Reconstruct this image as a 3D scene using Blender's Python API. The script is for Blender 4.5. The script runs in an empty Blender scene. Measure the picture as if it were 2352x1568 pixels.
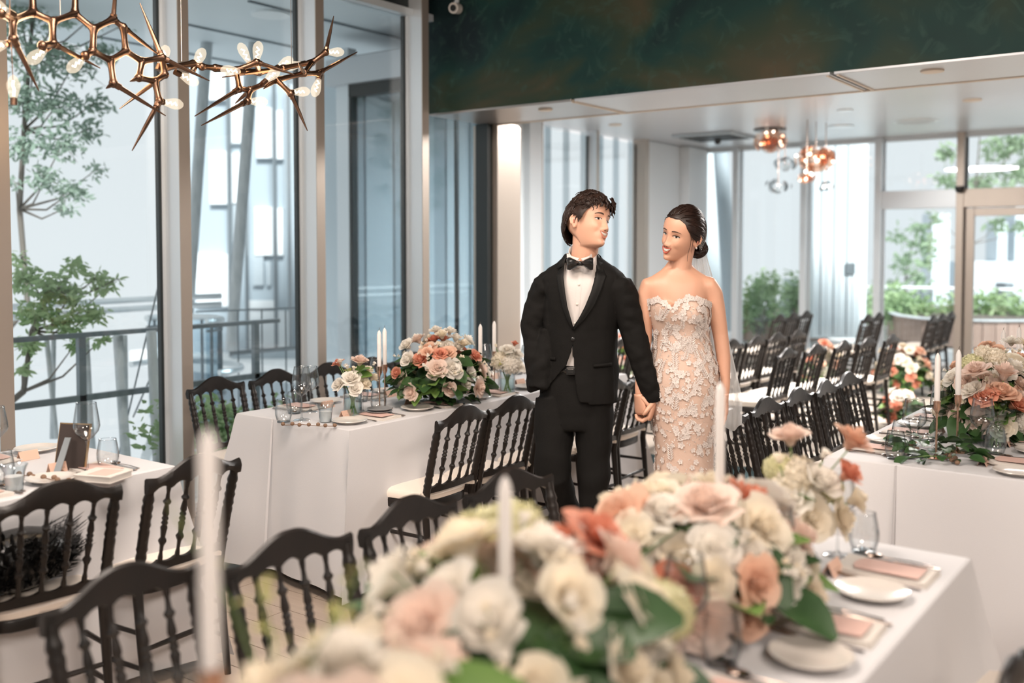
import bpy, bmesh, math, random
from mathutils import Vector, Matrix, noise
from math import sin, cos, pi, sqrt, exp, radians

# ------------------------------------------------------------ camera, sky, lights, exposure
scene = bpy.context.scene
COL = scene.collection
YAW = radians(36.2)
EYE = 1.56
cam_data = bpy.data.cameras.new('camera')
cam = bpy.data.objects.new('camera', cam_data)
COL.objects.link(cam)
cam.location = (0, 0, EYE)
cam.rotation_euler = (radians(90 - 2.5), 0, YAW)
cam_data.sensor_width = 36.0
cam_data.lens = 35.0
cam_data.shift_y = -114 / 2352
cam_data.clip_start = 0.05
cam_data.dof.use_dof = True
cam_data.dof.focus_distance = 4.3
cam_data.dof.aperture_fstop = 1.45
scene.camera = cam

world = bpy.data.worlds.new('overcast_sky')
scene.world = world
world.use_nodes = True
wn = world.node_tree
wn.nodes['Background'].inputs[0].default_value = (0.90, 0.91, 0.915, 1)
wn.nodes['Background'].inputs[1].default_value = 1.0

def light(name, kind, loc, energy, color, size=1.0, aim=None, size_y=None, spot=None, blend=.4):
    d = bpy.data.lights.new(name, kind)
    d.energy = energy; d.color = color
    if kind == 'AREA':
        d.size = size
        if size_y: d.shape = 'RECTANGLE'; d.size_y = size_y
        else: d.shape = 'DISK'
    elif kind == 'SUN': d.angle = size
    else: d.shadow_soft_size = size
    if kind == 'SPOT': d.spot_size = radians(spot or 60); d.spot_blend = blend
    o = bpy.data.objects.new(name, d); COL.objects.link(o); o.location = loc
    if aim is not None:
        o.rotation_euler = (Vector(aim) - Vector(loc)).to_track_quat('-Z', 'Y').to_euler()
    return o

light('added_exterior_sun', 'SUN', (9, -6, 15), 7.0, (1.0, 0.97, 0.93), radians(12), aim=(-6, 6, 0))  # sun added to brighten the outdoor surfaces, though the sky is overcast
WARM = (1.0, 0.87, 0.77)
light('added_ceiling_fill', 'AREA', (-2.2, 1.8, 3.36), 105, WARM, 1.4, aim=(-2.2, 2.2, 0))  # this and the next three: unseen fills added to brighten the near room
light('added_ceiling_fill', 'AREA', (1.2, 2.2, 3.36), 105, WARM, 1.4, aim=(-1.2, 3.0, 0))
light('added_ceiling_fill', 'AREA', (-2.6, -1.4, 3.36), 100, WARM, 1.4, aim=(-2.6, 1.0, 0))
light('added_ceiling_fill', 'AREA', (1.6, -1.2, 3.3), 150, WARM, 1.2, aim=(-2.0, 3.4, .9))
light('track_spot_lamp', 'SPOT', (-0.3, 1.3, 3.3), 170, (1.0, 0.82, 0.66), .05, aim=(-2.05, 3.7, 1.15), spot=40, blend=.5)
light('added_far_fill', 'AREA', (-3.8, 8.6, 2.98), 260, (1.0, .95, .91), 1.2, aim=(-3.8, 8.6, 0))  # unseen pair of fills added to lift the dim far room
light('added_far_fill', 'AREA', (-1.4, 8.6, 2.98), 260, (1.0, .95, .91), 1.2, aim=(-1.4, 8.6, 0))

vs = scene.view_settings
vs.view_transform = 'Standard'; vs.look = 'None'; vs.exposure = 0.06; vs.gamma = 1.0
vs.use_curve_mapping = False
cy = scene.cycles
cy.max_bounces = 6; cy.diffuse_bounces = 3; cy.glossy_bounces = 3
cy.transmission_bounces = 4; cy.transparent_max_bounces = 24
cy.caustics_reflective = False; cy.caustics_refractive = False
cy.sample_clamp_indirect = 4.0; cy.sample_clamp_direct = 0
cy.use_adaptive_sampling = True; cy.adaptive_threshold = 0.02
cy.use_denoising = True

# ------------------------------------------------------------ materials
MATS = {}
def mat(name, color, rough=.5, metal=0., alpha=None, emit=None, estr=0., spec=.5, bump=None, vary=None,
        sheen=0., coat=0., trans=0.):
    """procedural principled material; vary=(scale, amount, colour2, (sx,sy,sz)), bump=(scale, strength)"""
    m = bpy.data.materials.new(name); m.use_nodes = True
    nt = m.node_tree; b = nt.nodes['Principled BSDF']
    b.inputs['Base Color'].default_value = (*color, 1)
    b.inputs['Roughness'].default_value = rough
    b.inputs['Metallic'].default_value = metal
    b.inputs['Specular IOR Level'].default_value = spec
    b.inputs['Sheen Weight'].default_value = sheen
    b.inputs['Coat Weight'].default_value = coat
    if emit:
        b.inputs['Emission Color'].default_value = (*emit, 1); b.inputs['Emission Strength'].default_value = estr
    tc = None
    if vary or bump:
        tc = nt.nodes.new('ShaderNodeTexCoord')
    if vary:
        sc, amt, c2, st = vary
        mp = nt.nodes.new('ShaderNodeMapping'); mp.inputs['Scale'].default_value = st
        n = nt.nodes.new('ShaderNodeTexNoise'); n.inputs['Scale'].default_value = sc; n.inputs['Detail'].default_value = 5
        r = nt.nodes.new('ShaderNodeValToRGB'); r.color_ramp.elements[0].position = .5 - amt; r.color_ramp.elements[1].position = .5 + amt
        r.color_ramp.elements[0].color = (*color, 1); r.color_ramp.elements[1].color = (*c2, 1)
        nt.links.new(tc.outputs['Object'], mp.inputs[0]); nt.links.new(mp.outputs[0], n.inputs['Vector'])
        nt.links.new(n.outputs['Fac'], r.inputs[0]); nt.links.new(r.outputs[0], b.inputs['Base Color'])
    if bump:
        n = nt.nodes.new('ShaderNodeTexNoise'); n.inputs['Scale'].default_value = bump[0]; n.inputs['Detail'].default_value = 3
        bp = nt.nodes.new('ShaderNodeBump'); bp.inputs['Strength'].default_value = bump[1]; bp.inputs['Distance'].default_value = .01
        nt.links.new(tc.outputs['Object'], n.inputs['Vector']); nt.links.new(n.outputs['Fac'], bp.inputs['Height'])
        nt.links.new(bp.outputs[0], b.inputs['Normal'])
    if trans:   # thin translucent matter (petals, leaves, wax)
        out = nt.nodes['Material Output']
        t = nt.nodes.new('ShaderNodeBsdfTranslucent'); t.inputs[0].default_value = (*color, 1)
        mx = nt.nodes.new('ShaderNodeMixShader'); mx.inputs[0].default_value = trans
        nt.links.new(b.outputs[0], mx.inputs[1]); nt.links.new(t.outputs[0], mx.inputs[2]); nt.links.new(mx.outputs[0], out.inputs[0])
    if alpha is not None:
        b.inputs['Alpha'].default_value = alpha
    MATS[name] = m
    return m

def glassy(name, tint, fres=1.5, rough=.0, gloss=1.0, edge=.0, edgecol=(.3, .35, .35)):
    """thin-walled glass: see-through with fresnel reflection (and a darker edge)"""
    m = bpy.data.materials.new(name); m.use_nodes = True; nt = m.node_tree
    for n in list(nt.nodes): nt.nodes.remove(n)
    out = nt.nodes.new('ShaderNodeOutputMaterial')
    t = nt.nodes.new('ShaderNodeBsdfTransparent'); t.inputs[0].default_value = (*tint, 1)
    g = nt.nodes.new('ShaderNodeBsdfGlossy'); g.inputs['Roughness'].default_value = rough; g.inputs[0].default_value = (gloss, gloss, gloss, 1)
    l0 = nt.nodes.new('ShaderNodeLayerWeight'); l0.inputs[0].default_value = .5     # facing = 1 - |cos|, same on both sides of a thin wall
    pw = nt.nodes.new('ShaderNodeMath'); pw.operation = 'POWER'; pw.inputs[1].default_value = 3.6
    nt.links.new(l0.outputs['Facing'], pw.inputs[0])
    lw = nt.nodes.new('ShaderNodeMath'); lw.operation = 'MULTIPLY_ADD'; f0 = ((fres - 1) / (fres + 1)) ** 2
    lw.inputs[1].default_value = .8 - f0; lw.inputs[2].default_value = f0; nt.links.new(pw.outputs[0], lw.inputs[0])
    mx = nt.nodes.new('ShaderNodeMixShader')
    nt.links.new(lw.outputs[0], mx.inputs[0]); nt.links.new(mx.outputs[0], out.inputs[0]); nt.links.new(g.outputs[0], mx.inputs[2])
    if edge:
        l2 = nt.nodes.new('ShaderNodeLayerWeight'); l2.inputs[0].default_value = edge
        r = nt.nodes.new('ShaderNodeValToRGB')
        r.color_ramp.elements[0].position = .25; r.color_ramp.elements[0].color = (*tint, 1)
        r.color_ramp.elements[1].position = .95; r.color_ramp.elements[1].color = (*edgecol, 1)
        nt.links.new(l2.outputs['Facing'], r.inputs[0]); nt.links.new(r.outputs[0], t.inputs[0])
    nt.links.new(t.outputs[0], mx.inputs[1])
    MATS[name] = m
    return m

def srgb(r, g, b):
    f = lambda c: ((c / 255 + .055) / 1.055) ** 2.4 if c > 10 else c / 255 / 12.92
    return (f(r), f(g), f(b))

# ------------------------------------------------------------ mesh collector
class MB:
    def __init__(s): s.v = []; s.f = []; s.mi = []
    def add(s, vs_, fs, mi=0):
        k = len(s.v); s.v += [tuple(p) for p in vs_]
        s.f += [tuple(i + k for i in f) for f in fs]; s.mi += [mi] * len(fs)
        return s
    def box(s, a, b, mi=0):
        x0, y0, z0 = a; x1, y1, z1 = b
        return s.add([(x0, y0, z0), (x1, y0, z0), (x1, y1, z0), (x0, y1, z0), (x0, y0, z1), (x1, y0, z1), (x1, y1, z1), (x0, y1, z1)],
              [(0, 3, 2, 1), (4, 5, 6, 7), (0, 1, 5, 4), (1, 2, 6, 5), (2, 3, 7, 6), (3, 0, 4, 7)], mi)
    def grid(s, P, closed_u=False, closed_v=False, flip=False, mi=0):
        """P[i][j] points"""
        nu, nv = len(P), len(P[0]); vs_ = [p for row in P for p in row]; fs = []
        for i in range(nu if closed_u else nu - 1):
            for j in range(nv if closed_v else nv - 1):
                a = i * nv + j; b = ((i + 1) % nu) * nv + j; c = ((i + 1) % nu) * nv + (j + 1) % nv; d = i * nv + (j + 1) % nv
                fs.append((a, d, c, b) if flip else (a, b, c, d))
        return s.add(vs_, fs, mi)
    def loft(s, rings, cap=True, mi=0):
        """rings: list of closed loops of equal length, going 'up', counter-clockwise"""
        n = len(rings[0]); vs_ = [p for r in rings for p in r]; fs = []
        for i in range(len(rings) - 1):
            for j in range(n):
                fs.append((i * n + j, i * n + (j + 1) % n, (i + 1) * n + (j + 1) % n, (i + 1) * n + j))
        if cap:
            fs.append(tuple(range(n - 1, -1, -1))); k = (len(rings) - 1) * n; fs.append(tuple(range(k, k + n)))
        return s.add(vs_, fs, mi)
    def tube(s, pts, rad, n=8, cap=True, flat=1.0, mi=0):
        """tube along pts; rad number or list (or (a,b) pairs)"""
        P = [Vector(p) for p in pts]; m = len(P)
        if not isinstance(rad, (list, tuple)): rad = [rad] * m
        T = []
        for i in range(m):
            t = P[min(i + 1, m - 1)] - P[max(i - 1, 0)]
            T.append(t.normalized() if t.length > 1e-9 else Vector((0, 0, 1)))
        up = Vector((0, 0, 1)) if abs(T[0].z) < .9 else Vector((1, 0, 0))
        u = T[0].cross(up).normalized(); rings = []
        for i in range(m):
            u = (u - T[i] * u.dot(T[i])); u = u.normalized() if u.length > 1e-6 else T[i].orthogonal().normalized()
            w = T[i].cross(u); r = rad[i]; ra, rb = (r if isinstance(r, (list, tuple)) else (r, r * flat))
            rings.append([P[i] + u * (cos(2 * pi * j / n) * ra) + w * (sin(2 * pi * j / n) * rb) for j in range(n)])
        return s.loft(rings, cap, mi)
    def lathe(s, prof, n=16, c=(0, 0, 0), cap=True, mi=0, wob=None):
        rings = []
        for (r, z) in prof:
            rings.append([(c[0] + r * cos(2 * pi * j / n) * (wob(j, z) if wob else 1), c[1] + r * sin(2 * pi * j / n) * (wob(j, z) if wob else 1), c[2] + z) for j in range(n)])
        return s.loft(rings, cap, mi)
    def ball(s, c, r, n=10, m=7, mi=0):
        rx, ry, rz = r if isinstance(r, (list, tuple)) else (r, r, r)
        rings = []
        for i in range(m):
            t = -pi / 2 + pi * (i + .02) / (m - 1 + .04)
            rings.append([(c[0] + rx * cos(t) * cos(2 * pi * j / n), c[1] + ry * cos(t) * sin(2 * pi * j / n), c[2] + rz * sin(t)) for j in range(n)])
        return s.loft(rings, True, mi)
    def mesh(s, name):
        me = bpy.data.meshes.new(name); me.from_pydata(s.v, [], s.f); return me
    def build(s, name, m=None, parent=None, smooth=True, xf=None, bevel=None, sub=0, kind=None):
        if xf is not None: s.v = [tuple(xf @ Vector(p)) for p in s.v]
        me = s.mesh(name)
        ms = m if isinstance(m, (list, tuple)) else [m]
        for q in ms:
            if q is not None: me.materials.append(q)
        if len(ms) > 1: me.polygons.foreach_set('material_index', s.mi)
        o = bpy.data.objects.new(name, me); COL.objects.link(o)
        if smooth:
            me.polygons.foreach_set('use_smooth', [True] * len(me.polygons))
            try: me.set_sharp_from_angle(angle=radians(40))
            except Exception: pass
        if parent is not None: o.parent = parent
        if bevel:
            b = o.modifiers.new('bevel', 'BEVEL'); b.width = bevel; b.segments = 2; b.limit_method = 'ANGLE'
        if sub:
            b = o.modifiers.new('sub', 'SUBSURF'); b.levels = sub; b.render_levels = sub
        if kind: o['kind'] = kind
        return o

def tag(o, label=None, cat=None, group=None, kind=None):
    if label: o['label'] = label
    if cat: o['category'] = cat
    if group: o['group'] = group
    if kind: o['kind'] = kind
    return o
def empty(name, loc=(0, 0, 0), rz=0., label=None, cat=None, group=None):
    o = bpy.data.objects.new(name, None); COL.objects.link(o)
    o.location = loc; o.rotation_euler = (0, 0, rz); o.empty_display_size = .1
    return tag(o, label, cat, group)
def struct(o): o['kind'] = 'structure'; return o
KIDS = {}
def copy_tree(o, loc=None, rz=None, label=None, group=None, parent=None, scale=None):
    c = o.copy(); COL.objects.link(c)
    if parent is not None: c.parent = parent
    if loc is not None: c.location = loc
    if rz is not None: c.rotation_euler = (0, 0, rz)
    if scale is not None: c.scale = (scale,) * 3 if not isinstance(scale, (tuple, list)) else scale
    if label: c['label'] = label
    if group: c['group'] = group
    for ch in KIDS.get(o.name) or kids(o): copy_tree(ch, parent=c)
    return c
def kids(o):
    k = [c for c in bpy.data.objects if c.parent == o]; KIDS[o.name] = k
    return k
def eval_mesh(o, name):
    dg = bpy.context.evaluated_depsgraph_get(); dg.update()
    me = bpy.data.meshes.new_from_object(o.evaluated_get(dg)); me.name = name
    return me
def remesh(mb, voxel, smooth=2, xf=None):
    """union of closed shapes as one continuous surface"""
    o = mb.build('tmp', None, None, xf=xf)
    r = o.modifiers.new('r', 'REMESH'); r.mode = 'VOXEL'; r.voxel_size = voxel; r.use_smooth_shade = True
    if smooth:
        s_ = o.modifiers.new('s', 'SMOOTH'); s_.iterations = smooth; s_.factor = .5
    me = eval_mesh(o, 'tmp2'); bpy.data.objects.remove(o)
    return me
F_ = Vector((-sin(YAW), cos(YAW), 0)); R_ = Vector((cos(YAW), sin(YAW), 0)); FPX = 2286.7
def at(px, py, d):
    """a point seen at (px, py) at depth d metres: used to read positions off the photograph"""
    l = (px - 1176) / FPX * d
    p = F_ * d + R_ * l
    return Vector((p.x, p.y, EYE - (py - 570) / FPX * d))
# ------------------------------------------------------------ the palette
M_black = mat('black_lacquered_wood', (.008, .007, .006), .38, bump=(60, .05), vary=(9, .2, (.018, .013, .011), (1, 1, .2)), spec=.35)
M_cushion = mat('ivory_cushion_cloth', (.78, .70, .62), .85, bump=(200, .1))
M_cloth = mat('white_table_linen', (.61, .60, .61), .8, bump=(260, .06), sheen=.1)
M_napkin = mat('ivory_napkin_linen', (.66, .61, .56), .85, bump=(300, .1))
M_pink = mat('pink_card_paper', (.66, .44, .38), .8)
M_peach = mat('peach_card_paper', (.72, .47, .36), .8)
M_china = mat('ivory_glazed_china', (.66, .61, .56), .22, coat=.3)
M_grey_china = mat('grey_stoneware', (.25, .25, .25), .35)
M_steel = mat('polished_cutlery_steel', (.52, .41, .35), .20, 1.0)
M_rosegold = mat('rose_gold_metal', (.75, .50, .38), .22, 1.0)
M_wax = mat('ivory_candle_wax', (.93, .89, .86), .45, trans=.2)
M_wick = mat('dark_candle_wick', (.12, .09, .08), .9)
M_glass = glassy('clear_drinking_glass', (.95, .965, .97), 1.85, 0, 1, .55, (.20, .22, .23))
M_vglass = glassy('ribbed_vase_glass', (.84, .90, .93), 1.9, .05, 1, .55, (.26, .33, .38))
M_water = glassy('vase_water', (.86, .92, .90), 1.2, .02)
M_pane = glassy('window_glass', (.93, .97, .985), 1.52, 0.0, .9)
M_pane_dim = glassy('tinted_bay_glass', (.64, .73, .78), 1.7, 0.02, .9)
M_alu = mat('brushed_aluminium', (.72, .76, .79), .32, .35, bump=(40, .03))
M_bronze = mat('bronze_anodised_face', (.42, .36, .31), .35, .55, vary=(2, .4, (.50, .43, .37), (1, 1, .1)))
M_gasket = mat('black_window_gasket', (.015, .022, .024), .5)
M_darkframe = mat('dark_metal_frame', (.05, .05, .05), .4, .3)
M_copper = mat('brushed_copper_metal', (.18, .105, .07), .34, 1.0, bump=(90, .05))
M_green1 = mat('fresh_leaf_green', (.10, .22, .05), .5, vary=(14, .3, (.22, .32, .08), (1, 1, 1)), trans=.25)
M_green2 = mat('dark_leaf_green', (.018, .055, .018), .45, vary=(14, .3, (.05, .11, .03), (1, 1, 1)))
M_green3 = mat('pale_olive_leaf', (.42, .40, .14), .6, trans=.3)
M_stem = mat('green_flower_stem', (.16, .26, .08), .6)
M_pod = mat('brown_seed_pod', (.22, .13, .08), .6)
PET = {
 'white': mat('white_petal', (.90, .85, .77), .7, vary=(12, .3, (.92, .88, .82), (1, 1, 1)), trans=.4),
 'ivory': mat('cream_petal', (.90, .81, .66), .7, vary=(12, .3, (.92, .85, .73), (1, 1, 1)), trans=.4),
 'blush': mat('blush_petal', (.86, .66, .56), .7, vary=(16, .3, (.90, .79, .71), (1, 1, 1)), trans=.4),
 'coral': mat('coral_petal', (.70, .25, .16), .65, vary=(18, .3, (.80, .44, .31), (1, 1, 1)), trans=.3),
 'peach': mat('peach_petal', (.78, .46, .32), .65, vary=(18, .3, (.82, .60, .46), (1, 1, 1)), trans=.3),
 'lime': mat('lime_hydrangea_petal', (.68, .65, .36), .7, vary=(14, .3, (.80, .77, .54), (1, 1, 1)), trans=.35),
}
M_wall = mat('pale_plaster_wall', (.80, .85, .89), .7)
M_ceil_dark = mat('dark_ceiling_paint', (.016, .018, .018), .7)
M_floor = mat('oak_floor_board', (.42, .33, .26), .38, vary=(5, .35, (.52, .42, .34), (.5, 7, 1)), bump=(30, .06), coat=.1)
M_floorgap = mat('floor_joint_dark', (.16, .12, .10), .8)
M_floorfar = mat('beige_stone_floor', (.52, .44, .37), .35, vary=(3, .3, (.58, .50, .43), (1, 1, 1)))
M_concrete = mat('pale_concrete', (.50, .54, .56), .8, vary=(22, .2, (.66, .69, .71), (1, 1, .3)), bump=(60, .3))
M_paving = mat('white_terrace_paving', (.82, .84, .84), .8, vary=(4, .4, (.88, .89, .89), (1, 1, 1)))
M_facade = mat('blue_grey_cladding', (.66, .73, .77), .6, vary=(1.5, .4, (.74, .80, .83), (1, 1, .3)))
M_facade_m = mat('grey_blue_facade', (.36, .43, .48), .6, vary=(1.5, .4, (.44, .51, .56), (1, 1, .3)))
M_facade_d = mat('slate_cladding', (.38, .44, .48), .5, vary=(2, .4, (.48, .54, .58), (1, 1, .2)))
M_white = mat('white_render_panel', (.84, .88, .90), .6)
M_rail = mat('grey_steel_rail', (.20, .23, .25), .4, .5)
M_railw = mat('pale_steel_rail', (.66, .70, .72), .3, .6)
M_planter = mat('brown_timber_cladding', (.30, .20, .16), .7, vary=(3, .3, (.40, .29, .24), (8, 8, .3)))
M_bark = mat('grey_brown_bark', (.16, .14, .12), .9, bump=(50, .4))
M_leaf_a = mat('tree_leaf_green', (.30, .40, .33), .6, vary=(3, .3, (.44, .54, .44), (1, 1, 1)), trans=.45)
M_hedge = mat('hedge_leaf_green', (.30, .46, .22), .6, vary=(3, .3, (.50, .62, .36), (1, 1, 1)), trans=.3)
M_bulb_g = glassy('amber_bulb_glass', (1.0, .93, .82), 1.35, 0)
def lit_bulb():
    m = bpy.data.materials.new('lit_bulb_glass'); m.use_nodes = True; nt = m.node_tree
    for n in list(nt.nodes): nt.nodes.remove(n)
    o = nt.nodes.new('ShaderNodeOutputMaterial'); t = nt.nodes.new('ShaderNodeBsdfTransparent'); e = nt.nodes.new('ShaderNodeEmission'); mx = nt.nodes.new('ShaderNodeMixShader')
    e.inputs[0].default_value = (1.0, .86, .68, 1); e.inputs[1].default_value = 1.5; mx.inputs[0].default_value = .26; t.inputs[0].default_value = (1, .96, .9, 1)
    nt.links.new(t.outputs[0], mx.inputs[1]); nt.links.new(e.outputs[0], mx.inputs[2]); nt.links.new(mx.outputs[0], o.inputs[0]); return m
M_bulb_l = lit_bulb()
M_filament = mat('glowing_filament', (1, .8, .5), .5, emit=(1.0, .66, .34), estr=30)
M_glow = mat('lit_lamp_lens', (1, 1, 1), .5, emit=(1.0, .90, .78), estr=3)
M_skin = mat('warm_skin', (.60, .33, .225), .45, bump=(120, .03))
M_suit = mat('black_suit_wool', (.008, .0075, .007), .8, bump=(300, .15), spec=.12)
M_lapel = mat('black_lapel_wool', (.006, .0058, .0055), .6, bump=(260, .1), spec=.2)
M_satin = mat('black_satin', (.010, .010, .010), .3)
M_shirt = mat('white_shirt_cotton', (.58, .54, .52), .8, bump=(140, .05))
M_hair = mat('dark_brown_hair', (.012, .007, .005), .5, vary=(40, .3, (.030, .014, .009), (1, 1, 1)), spec=.3)
M_bhair = mat('black_brown_hair', (.009, .005, .004), .42, vary=(30, .3, (.028, .013, .009), (1, 1, 1)), spec=.35)
M_lip = mat('red_lips', (.52, .10, .07), .35)
M_lip2 = mat('natural_lips', (.52, .20, .14), .4)
M_mouth = mat('dark_mouth', (.12, .03, .02), .6)
M_teeth = mat('white_teeth', (.62, .58, .53), .25)
M_eye = mat('eye_white', (.70, .66, .62), .2)
M_iris = mat('dark_iris', (.015, .009, .007), .1)
M_brow = mat('brow_hair', (.05, .028, .02), .8)
M_dress = mat('blush_dress_tulle', (.55, .39, .31), .75, vary=(30, .3, (.62, .46, .38), (1, 1, 1)), bump=(160, .1))
M_lace = mat('white_lace_applique', (.74, .67, .63), .6, bump=(200, .1), trans=.2)
M_leather = mat('black_leather', (.01, .01, .01), .25)
M_frame_gold = mat('gold_frame_edge', (.65, .42, .22), .3, 1.0)
M_frame_back = mat('dark_brown_backing', (.05, .035, .03), .8)
M_grey_metal = mat('grey_strut', (.35, .38, .40), .4, .4)

def bulkhead_mat():
    m = bpy.data.materials.new('mottled_green_plaster'); m.use_nodes = True; nt = m.node_tree; b = nt.nodes['Principled BSDF']
    tc = nt.nodes.new('ShaderNodeTexCoord')
    def ns(sc, det, dist, st=(1, 1, 1)):
        mp = nt.nodes.new('ShaderNodeMapping'); mp.inputs['Scale'].default_value = st
        n = nt.nodes.new('ShaderNodeTexNoise'); n.inputs['Scale'].default_value = sc; n.inputs['Detail'].default_value = det; n.inputs['Distortion'].default_value = dist
        nt.links.new(tc.outputs['Object'], mp.inputs[0]); nt.links.new(mp.outputs[0], n.inputs['Vector']); return n
    n1 = ns(1.1, 3, .6, (1, 1, 1.6)); r1 = nt.nodes.new('ShaderNodeValToRGB'); e = r1.color_ramp.elements
    e[0].position = .30; e[0].color = (.011, .022, .026, 1); e[1].position = .72; e[1].color = (.085, .070, .042, 1)
    x = e.new(.47); x.color = (.016, .050, .044, 1); x = e.new(.57); x.color = (.036, .056, .036, 1)
    n2 = ns(5.0, 9, 2.4); r2 = nt.nodes.new('ShaderNodeValToRGB'); e = r2.color_ramp.elements
    e[0].position = .54; e[0].color = (0, 0, 0, 1); e[1].position = .88; e[1].color = (.75, .75, .75, 1)
    mx = nt.nodes.new('ShaderNodeMixRGB'); mx.blend_type = 'MIX'; mx.inputs[2].default_value = (.06, .125, .10, 1)
    nt.links.new(n1.outputs['Fac'], r1.inputs[0]); nt.links.new(n2.outputs['Fac'], r2.inputs[0])
    nt.links.new(r2.outputs[0], mx.inputs[0]); nt.links.new(r1.outputs[0], mx.inputs[1]); nt.links.new(mx.outputs[0], b.inputs['Base Color'])
    b.inputs['Roughness'].default_value = .5; b.inputs['Specular IOR Level'].default_value = .2
    bp = nt.nodes.new('ShaderNodeBump'); bp.inputs['Strength'].default_value = .15; nt.links.new(n2.outputs['Fac'], bp.inputs['Height']); nt.links.new(bp.outputs[0], b.inputs['Normal'])
    return m
M_bulk = bulkhead_mat()
M_ceilmetal = mat('satin_ceiling_panel', (.58, .60, .63), .34, .35, vary=(.8, .4, (.64, .655, .68), (1, 1, 1)))
M_soffit = mat('warm_satin_soffit', (.34, .31, .29), .30, .6)
M_cream = mat('cream_slot_trim', (.66, .56, .46), .5)
def marble_mat():
    m = mat('dark_teal_marble', (.03, .055, .06), .12, vary=(6, .12, (.10, .15, .16), (3, 1, 1)), coat=.4)
    return m
M_marble = marble_mat()
# ------------------------------------------------------------ the room
XW = -5.0; XB = -6.8; YF = 14.0; YB = 5.75; MOD = 1.035
def sbox(name, a, b, m, parent=None, bevel=None):
    o = MB().box(a, b).build(name, m, parent, smooth=False, bevel=bevel)
    if parent is None: struct(o)
    return o
rng = random.Random(7)

floor = sbox('floor', (XW - .02, -4, -.12), (5, 5.86, -.012), M_floorgap)
plank_mesh = []
for L in (1.18, .78, 1.48):
    o = MB().box((0, 0, -.012), (L, .166, 0)).mesh('floor_plank'); o.materials.append(M_floor); plank_mesh.append((L, o))
y = .30
while y < 5.80:
    x = -4.95 + rng.random() * .5 - .5
    while x < -.2:
        L, me = plank_mesh[rng.randrange(3)]
        if x + L > -4.93:
            x0 = max(x, -4.97)
            o = bpy.data.objects.new('floor_plank', me); COL.objects.link(o); o.parent = floor
            o.location = (x0, y, -.0005 * rng.random())
            if x < x0 or y + .166 > 5.85: o.scale = ((x + L - x0) / L, 1, 1)
            x += L + .004
        else: x += L + .004
    y += .170
sbox('floor_boards_strip', (-4.97, -4, -.012), (-.2, .295, 0), M_floor).name = 'floor_near'
sbox('floor_side', (1.2, -4, -.012), (5, 5.83, 0), M_floor)
mb = MB().box((-.22, .295, -.012), (1.2, 5.83, 0)); struct(mb.build('floor_middle', M_floor, None, False))
struct(MB().box((-.2, -4, -.012), (1.2, .29, 0)).build('floor_centre', M_floor, None, False))
thr = sbox('floor_threshold', (XW, 5.86, -.12), (5, 6.68, -.008), M_marble)
for i in range(12):
    MB().box((XW + i * .84 + .003, 5.863, -.008), (XW + (i + 1) * .84 - .003, 6.677, .001)).build('marble_slab', M_marble, thr, False)
ff = sbox('floor_far', (XB, 6.68, -.12), (5, YF, -.006), M_floorgap)
for i in range(10):
    for j in range(7):
        x0 = XB + i * 1.18; y0 = 6.68 + j * 1.05
        if x0 > 1: continue
        MB().box((x0 + .003, y0 + .003, -.006), (x0 + 1.177, y0 + 1.047, 0)).build('floor_tile', M_floorfar, ff, False)
struct(MB().box((1.46, 6.68, -.006), (5, YF, 0)).build('floor_far_side', M_floorfar, None, False))

sbox('ceiling', (XW - .3, -4, 3.42), (5, YB + .1, 3.6), M_ceil_dark)
sbox('wall_right', (5, -4, 0), (5.15, YF, 3.5), M_wall)
sbox('wall_back', (XW, -4.15, 0), (5, -4, 3.5), M_wall)

# the mottled green bulkhead and the low soffit behind it
sbox('wall_bulkhead', (XW, YB, 2.575), (5, YB + .12, 3.42), M_bulk, bevel=.004)
sof = sbox('ceiling_soffit', (XW, YB + .10, 2.59), (5, 6.5, 2.66), M_darkframe)
xs = [XW, -3.70, -1.93, -.2, 1.6, 3.4, 5]
for i in range(6):
    MB().box((xs[i] + .012, YB + .004 if i else YB + .004, 2.56), (xs[i + 1] - .012, 6.455, 2.592)).build('soffit_panel', M_soffit if i == 0 else M_ceilmetal, sof, False, bevel=.003)
MB().box((XW, 6.458, 2.556), (5, 6.478, 2.60)).build('slot_trim', M_cream, sof, False)
MB().box((XW, 6.488, 2.556), (5, 6.505, 2.60)).build('slot_trim', M_cream, sof, False)
for x in (-3.70, -1.93):
    w = .012 if x < -3 else .03
    for s in (-1, 1):
        MB().box((x + s * w - .007, YB + .02, 2.553), (x + s * w + .007, 6.456, 2.60)).build('slot_trim', M_cream, sof, False)
sbox('ceiling_riser', (XW, 6.505, 2.66), (5, 6.56, 3.06), M_ceilmetal)
sbox('ceiling_far', (XB - .1, 6.5, 3.06), (5, YF + .1, 3.3), M_ceilmetal)

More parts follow.
